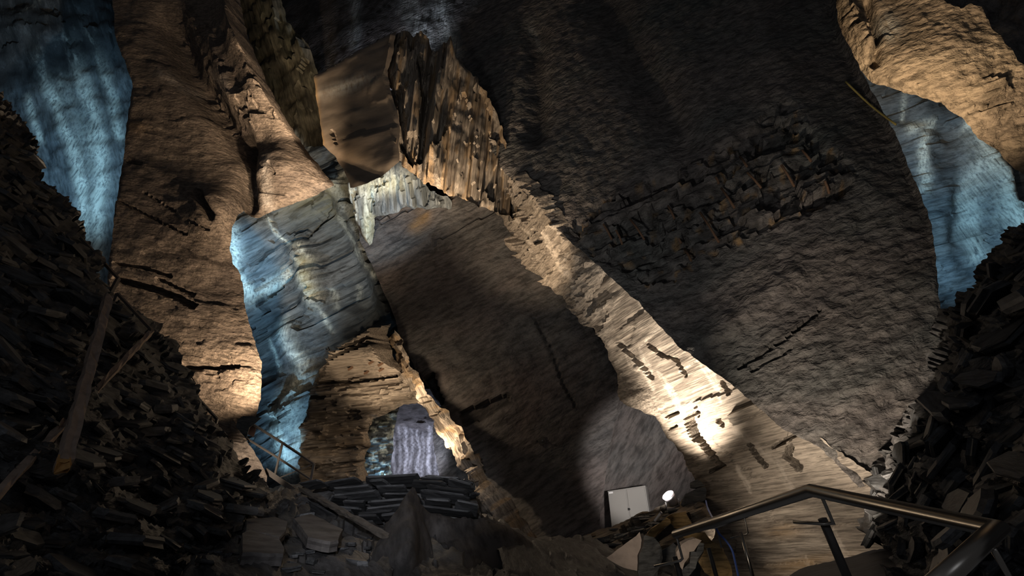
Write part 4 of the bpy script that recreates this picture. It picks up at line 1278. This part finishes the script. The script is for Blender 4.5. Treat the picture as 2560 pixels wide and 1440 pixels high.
# ------------------------------------------------------------------ floodlight
fc = P(1671, 1239, 8.4)
ax = (CAM - fc).normalized() * .5 + Vector((-.45, 0, .75))
ax.normalize()
root = empty('floodlight', P(1683, 1275, 8.45))
tag(root, 'lit round floodlight on a yoke standing on the slate ledge', 'floodlight')
hb = tube_bm([fc - ax * .0, fc - ax * .05, fc - ax * .12, fc - ax * .16], .104, 28, r_end=.075)
h_ = bm_obj('housing', hb, M['lamp'], root, True)
bm_obj('lens', tube_bm([fc + ax * .003, fc + ax * .012], .094, 28), M['lens'], root, False)
rim = bmesh.new()
sx_ = ax.orthogonal().normalized()
sy_ = ax.cross(sx_)
tube_bm([fc + ax * .01 + (sx_ * math.cos(t) + sy_ * math.sin(t)) * .101 for t in [2 * math.pi * k / 28 for k in range(29)]], .008, 8, rim)
bm_obj('rim', rim, M['lamp'], root, True)
foot = P(1684, 1279, 8.45)
sd = ax.cross(Vector((0, 0, 1))).normalized()
mid_ = fc - ax * .10
yk = tube_bm([mid_ + sd * .13, mid_ + sd * .13 + (foot - mid_) * .55, foot + Vector((0, 0, .06)), mid_ - sd * .13 + (foot - mid_) * .55, mid_ - sd * .13], .011, 10)
bm_obj('yoke', yk, M['lamp'], root, True)
bm_obj('foot', box_bm(foot + Vector((0, 0, .02)), wx * .09, cyv * .06, Vector((0, 0, .03)), None, .006), M['lamp'], root)
# small white junction tube on the ridge
wb = empty('white_strip', P(1645, 1293, 7.9))
tag(wb, 'small white tube shade lying on dark slate left of the floodlight', 'tube')
bm_obj('body', beam_bm(P(1637, 1303, 7.9), P(1652, 1283, 7.9), .035, .03), M['plate'], wb)
bm_obj('cap', beam_bm(P(1651.2, 1284, 7.9), P(1654, 1280.5, 7.9), .04, .036), M['lamp'], wb)

# ------------------------------------------------------------------ cables and rods
EDG = FACE['wall_right_pillar_edge']


def cable(name, label, pts, r, mat, cat='cable'):
    out = []
    for i in range(len(pts) - 1):
        p0, p1, p2, p3 = (Vector(pts[max(0, min(len(pts) - 1, i + k))]) for k in (-1, 0, 1, 2))
        for t in (0, .25, .5, .75):
            out.append(.5 * ((2 * p1) + (p2 - p0) * t + (2 * p0 - 5 * p1 + 4 * p2 - p3) * t * t + (3 * p1 - p0 - 3 * p2 + p3) * t ** 3))
    out.append(Vector(pts[-1]))
    return tag(bm_obj(name, tube_bm(out, r, 8), M[mat], None, True), label, cat)


cable('cable', 'long blue cable hanging down past the handrails', [P(x, y, d) for x, y, d in ((1765, 1252, 7.9), (1768, 1266, 7.4), (1775, 1282, 6.6), (1784, 1300, 5.75), (1795, 1330, 5.6), (1815, 1352, 5.55), (1830, 1375, 5.5), (1838, 1405, 5.4), (1850, 1460, 5.2))], .012, 'cable')
cable('cable', 'short grey blue cable beside the long blue one', [P(x, y, d) for x, y, d in ((1790, 1312, 5.7), (1796, 1335, 5.7), (1800, 1352, 5.7), (1804, 1368, 5.7))], .013, 'steel')
RF = FACE['wall_right_pillar']
cable('rod', 'thin yellow rod leaning on the dark pillar beside the blue chamber', [RF.hit(2114, 204, .10), RF.hit(2175, 262, .10), RF.hit(2236, 322, .10)], .018, 'yellow', 'rod')

BOLTS = [((1576, 549), (1611, 599)), ((1670, 515), (1686, 547)), ((1682, 576), (1703, 608)), ((1711, 622), (1728, 652)), ((1850, 392), (1867, 416)), ((1868, 431), (1903, 470)),
         ((1789, 442), (1797, 460)), ((1803, 470), (1836, 520)), ((1953, 412), (1986, 467)), ((2005, 375), (2028, 404)), ((2062, 452), (2073, 484)), ((1750, 531), (1797, 606)), ((1508, 560), (1530, 600)), ((1540, 575), (1556, 612))]
for (a, b) in BOLTS:
    pa, pb = RF.hit(*a, .17), RF.hit(*b, .17)
    tag(bm_obj('iron_rod', tube_bm([pa, (pa + pb) / 2 + Vector((.01, 0, .01)), pb], .022, 8), M['rust'], None, True),
        'rusty iron rod in the dark broken hollow of the right pillar', 'rod', 'rusty rods in the broken hollow')

IN = FACE['wall_inner']
for (x, y), lab in zip(((876, 921), (916, 931), (928, 906), (951, 911), (953, 924)),
                       ('leftmost rusty roof bolt in the warm lit slab', 'lowest rusty roof bolt in the warm lit slab, above a dark crack', 'topmost rusty roof bolt in the warm lit slab',
                        'upper of the two right hand rusty roof bolts', 'lower of the two right hand rusty roof bolts')):
    p = IN.hit(x, y, .07)
    root = empty('roof_bolt', p)
    tag(root, lab, 'roof bolt', 'roof bolts in the warm lit slab')
    q = P(x + 3, y + 6, IN.depth(x, y) - .12)
    bm_obj('shank', tube_bm([p, q], .014, 8), M['rust'], root, True)
    s_ = (P(x + 5, y - 3, 12.5) - P(x - 5, y + 3, 12.5)).normalized()
    bm_obj('plate', box_bm(p + (CAM - p).normalized() * .02, s_ * .075, (q - p).normalized().cross(s_).normalized() * .03, (CAM - p).normalized() * .01), M['rust'], root)
P2 = FACE['wall_second_pillar']


def anchor(x, y, F, label, s):
    p = F.hit(x, y, .01)
    n_ = F.n
    u_, v_ = F.u, F.v
    root = empty('anchor_plate', p)
    tag(root, label, 'anchor plate')
    bm_obj('plate', box_bm(p + n_ * .02, u_ * s, v_ * s, n_ * .015, None, .004), M['post'], root)
    bm_obj('nut', tube_bm([p + n_ * .03, p + n_ * .08], s * .4, 6), M['post'], root)
    bm_obj('shank', tube_bm([p + n_ * .06, p + n_ * .14], s * .18, 8), M['steel'], root)


anchor(1355, 1103, P2, 'dark square anchor plate with nut on the second pillar', .085)
anchor(818, 874, FACE['wall_back'], 'small anchor ring on the blue wall above the bolted slab', .06)


def register(o):
    """Keep later loose slabs clear of this object."""
    for q in [o] + list(o.children):
        if q.type == 'MESH':
            vs_ = [q.matrix_world @ v.co for v in q.data.vertices]
            c = sum(vs_, Vector()) / len(vs_)
            PLACED.append((c, max((v - c).length for v in vs_), BVHTree.FromPolygons(vs_, [tuple(p.vertices) for p in q.data.polygons])))


bpy.context.view_layer.update()
for o in list(COL.objects):
    if o.parent is None and o.get('kind') == 'thing' and not o.name.startswith('stacked'):
        register(o)
# --- dry stacked slates
TOPC = [(745, 1232), (800, 1216), (880, 1202), (960, 1190), (1060, 1188), (1130, 1191), (1185, 1206)]
BOTC = [(775, 1262), (840, 1300), (915, 1322), (960, 1318), (1040, 1312), (1130, 1318), (1222, 1340)]


def curve_at(c, t):
    t = max(0, min(1, t)) * (len(c) - 1)
    i = min(int(t), len(c) - 2)
    f = t - i
    return (c[i][0] + (c[i + 1][0] - c[i][0]) * f, c[i][1] + (c[i + 1][1] - c[i][1]) * f)


HK = face('ground_stack_core', 'rubble core behind the stacked slates', 'dark',
          [(740, 1236), (800, 1222), (880, 1208), (960, 1197), (1060, 1195), (1130, 1198), (1180, 1212), (1215, 1345), (1000, 1345), (800, 1300)],
          [(800, 1230, 7.9), (1180, 1230, 7.9), (1000, 1330, 7.5)], 6, 0, lambda s: 0.08 * slate(s.u, s.v, 0.5, 0.1, 46, 0.8), seed=31, edge=4, cat='rubble slope')
rs = random.Random(77)
rows_n = 17
for j in range(rows_n):
    f0 = (j + 0.5) / rows_n
    t = rs.uniform(0, .04)
    while t < 0.97:
        ln = rs.uniform(.08, .30)
        t1 = min(1.0, t + ln)
        (ax, ay), (bx, by) = curve_at(TOPC, t), curve_at(BOTC, t)
        (cx_, cy_), (dx_, dy_) = curve_at(TOPC, t1), curve_at(BOTC, t1)
        x0, y0 = ax + (bx - ax) * f0, ay + (by - ay) * f0
        x1, y1 = cx_ + (dx_ - cx_) * f0, cy_ + (dy_ - cy_) * f0
        hgt = (abs(by - ay) + abs(dy_ - cy_)) / 2 / rows_n
        dd = 7.55 - 0.45 * f0 + rs.uniform(-.06, .06)
        a, b = P(x0, y0, dd), P(x1 - 3, y1 + rs.uniform(-3, 3), dd + rs.uniform(-.08, .08))
        L_ = (b - a).length
        T_ = max(.014, hgt * rs.uniform(.62, .95) * dd / FPX)
        ux = (b - a).normalized()
        nn = (Vector((0, 0.12, 1)) + Vector((rs.gauss(0, .06), rs.gauss(0, .06), 0)))
        nn = (nn - ux * nn.dot(ux)).normalized()
        vy = nn.cross(ux)
        me = slab_mesh(900 + j * 50 + int(t * 40), L_, rs.uniform(.3, .5), T_, True)
        me.materials.append(M['slab'][rs.choice((1, 1, 2, 2))])
        p = (a + b) / 2 + vy * 0.08
        mat = Matrix(((ux.x, vy.x, nn.x, p.x), (ux.y, vy.y, nn.y, p.y), (ux.z, vy.z, nn.z, p.z), (0, 0, 0, 1)))
        for k in range(6):
            if try_place(me, mat):
                o = bpy.data.objects.new('stacked_slate', me)
                o.matrix_world = mat
                COL.objects.link(o)
                tag(o, 'long thin slate laid in the dry stacked wall behind the silt mound', 'slate slab', 'slates in the dry stacked wall')
                break
            mat.translation = mat.translation + Vector((rs.uniform(-.02, .02), -.03, .012))
        t = t1 + .008


LPOLY = [(0, 290), (90, 430), (195, 600), (235, 690), (330, 790), (430, 900), (485, 1060), (560, 1160), (650, 1250), (560, 1330), (470, 1440), (0, 1440)]
scatter(HL, LPOLY, 125, (.28, .75), 'dark broken slate slab lying in the steep left rubble slope', 'slate slab', 'slate slabs in the left rubble slope', .5, .24, 11, dirjit=.6)
scatter(HL, LPOLY, 90, (.12, .30), 'small dark slate chip between the larger slabs of the left rubble slope', 'slate chip', 'slate chips in the left rubble slope', .4, .35, 21, dirjit=1.0, name='slate_chip')
RPOLY = [(2180, 1200), (2260, 1100), (2360, 990), (2400, 830), (2520, 620), (2560, 600), (2560, 1440), (2310, 1430), (2260, 1380), (2180, 1330)]
scatter(HR, RPOLY, 70, (.25, .6), 'black slate slab piled in the steep heap at the right edge', 'slate slab', 'slate slabs in the right heap', .15, .28, 12, dirjit=.7)
scatter(HR, RPOLY, 50, (.1, .25), 'small black slate chip in the steep heap at the right edge', 'slate chip', 'slate chips in the right heap', .15, .35, 22, dirjit=1.0, name='slate_chip')
scatter(HF, [(480, 1420), (600, 1260), (760, 1225), (900, 1300), (960, 1400), (900, 1440)], 30, (.16, .4), 'small dark slate piece lying on the trodden path', 'slate piece', 'slate pieces on the path', .5, .12, 13)
scatter(HC, [(1440, 1360), (1600, 1295), (1680, 1270), (1700, 1300), (1600, 1340), (1520, 1385)], 22, (.15, .42), 'brown slate piece in the low ridge before the white cabinet', 'slate piece', 'slate pieces in the ridge by the cabinet', .6, .12, 14, dirjit=.15)
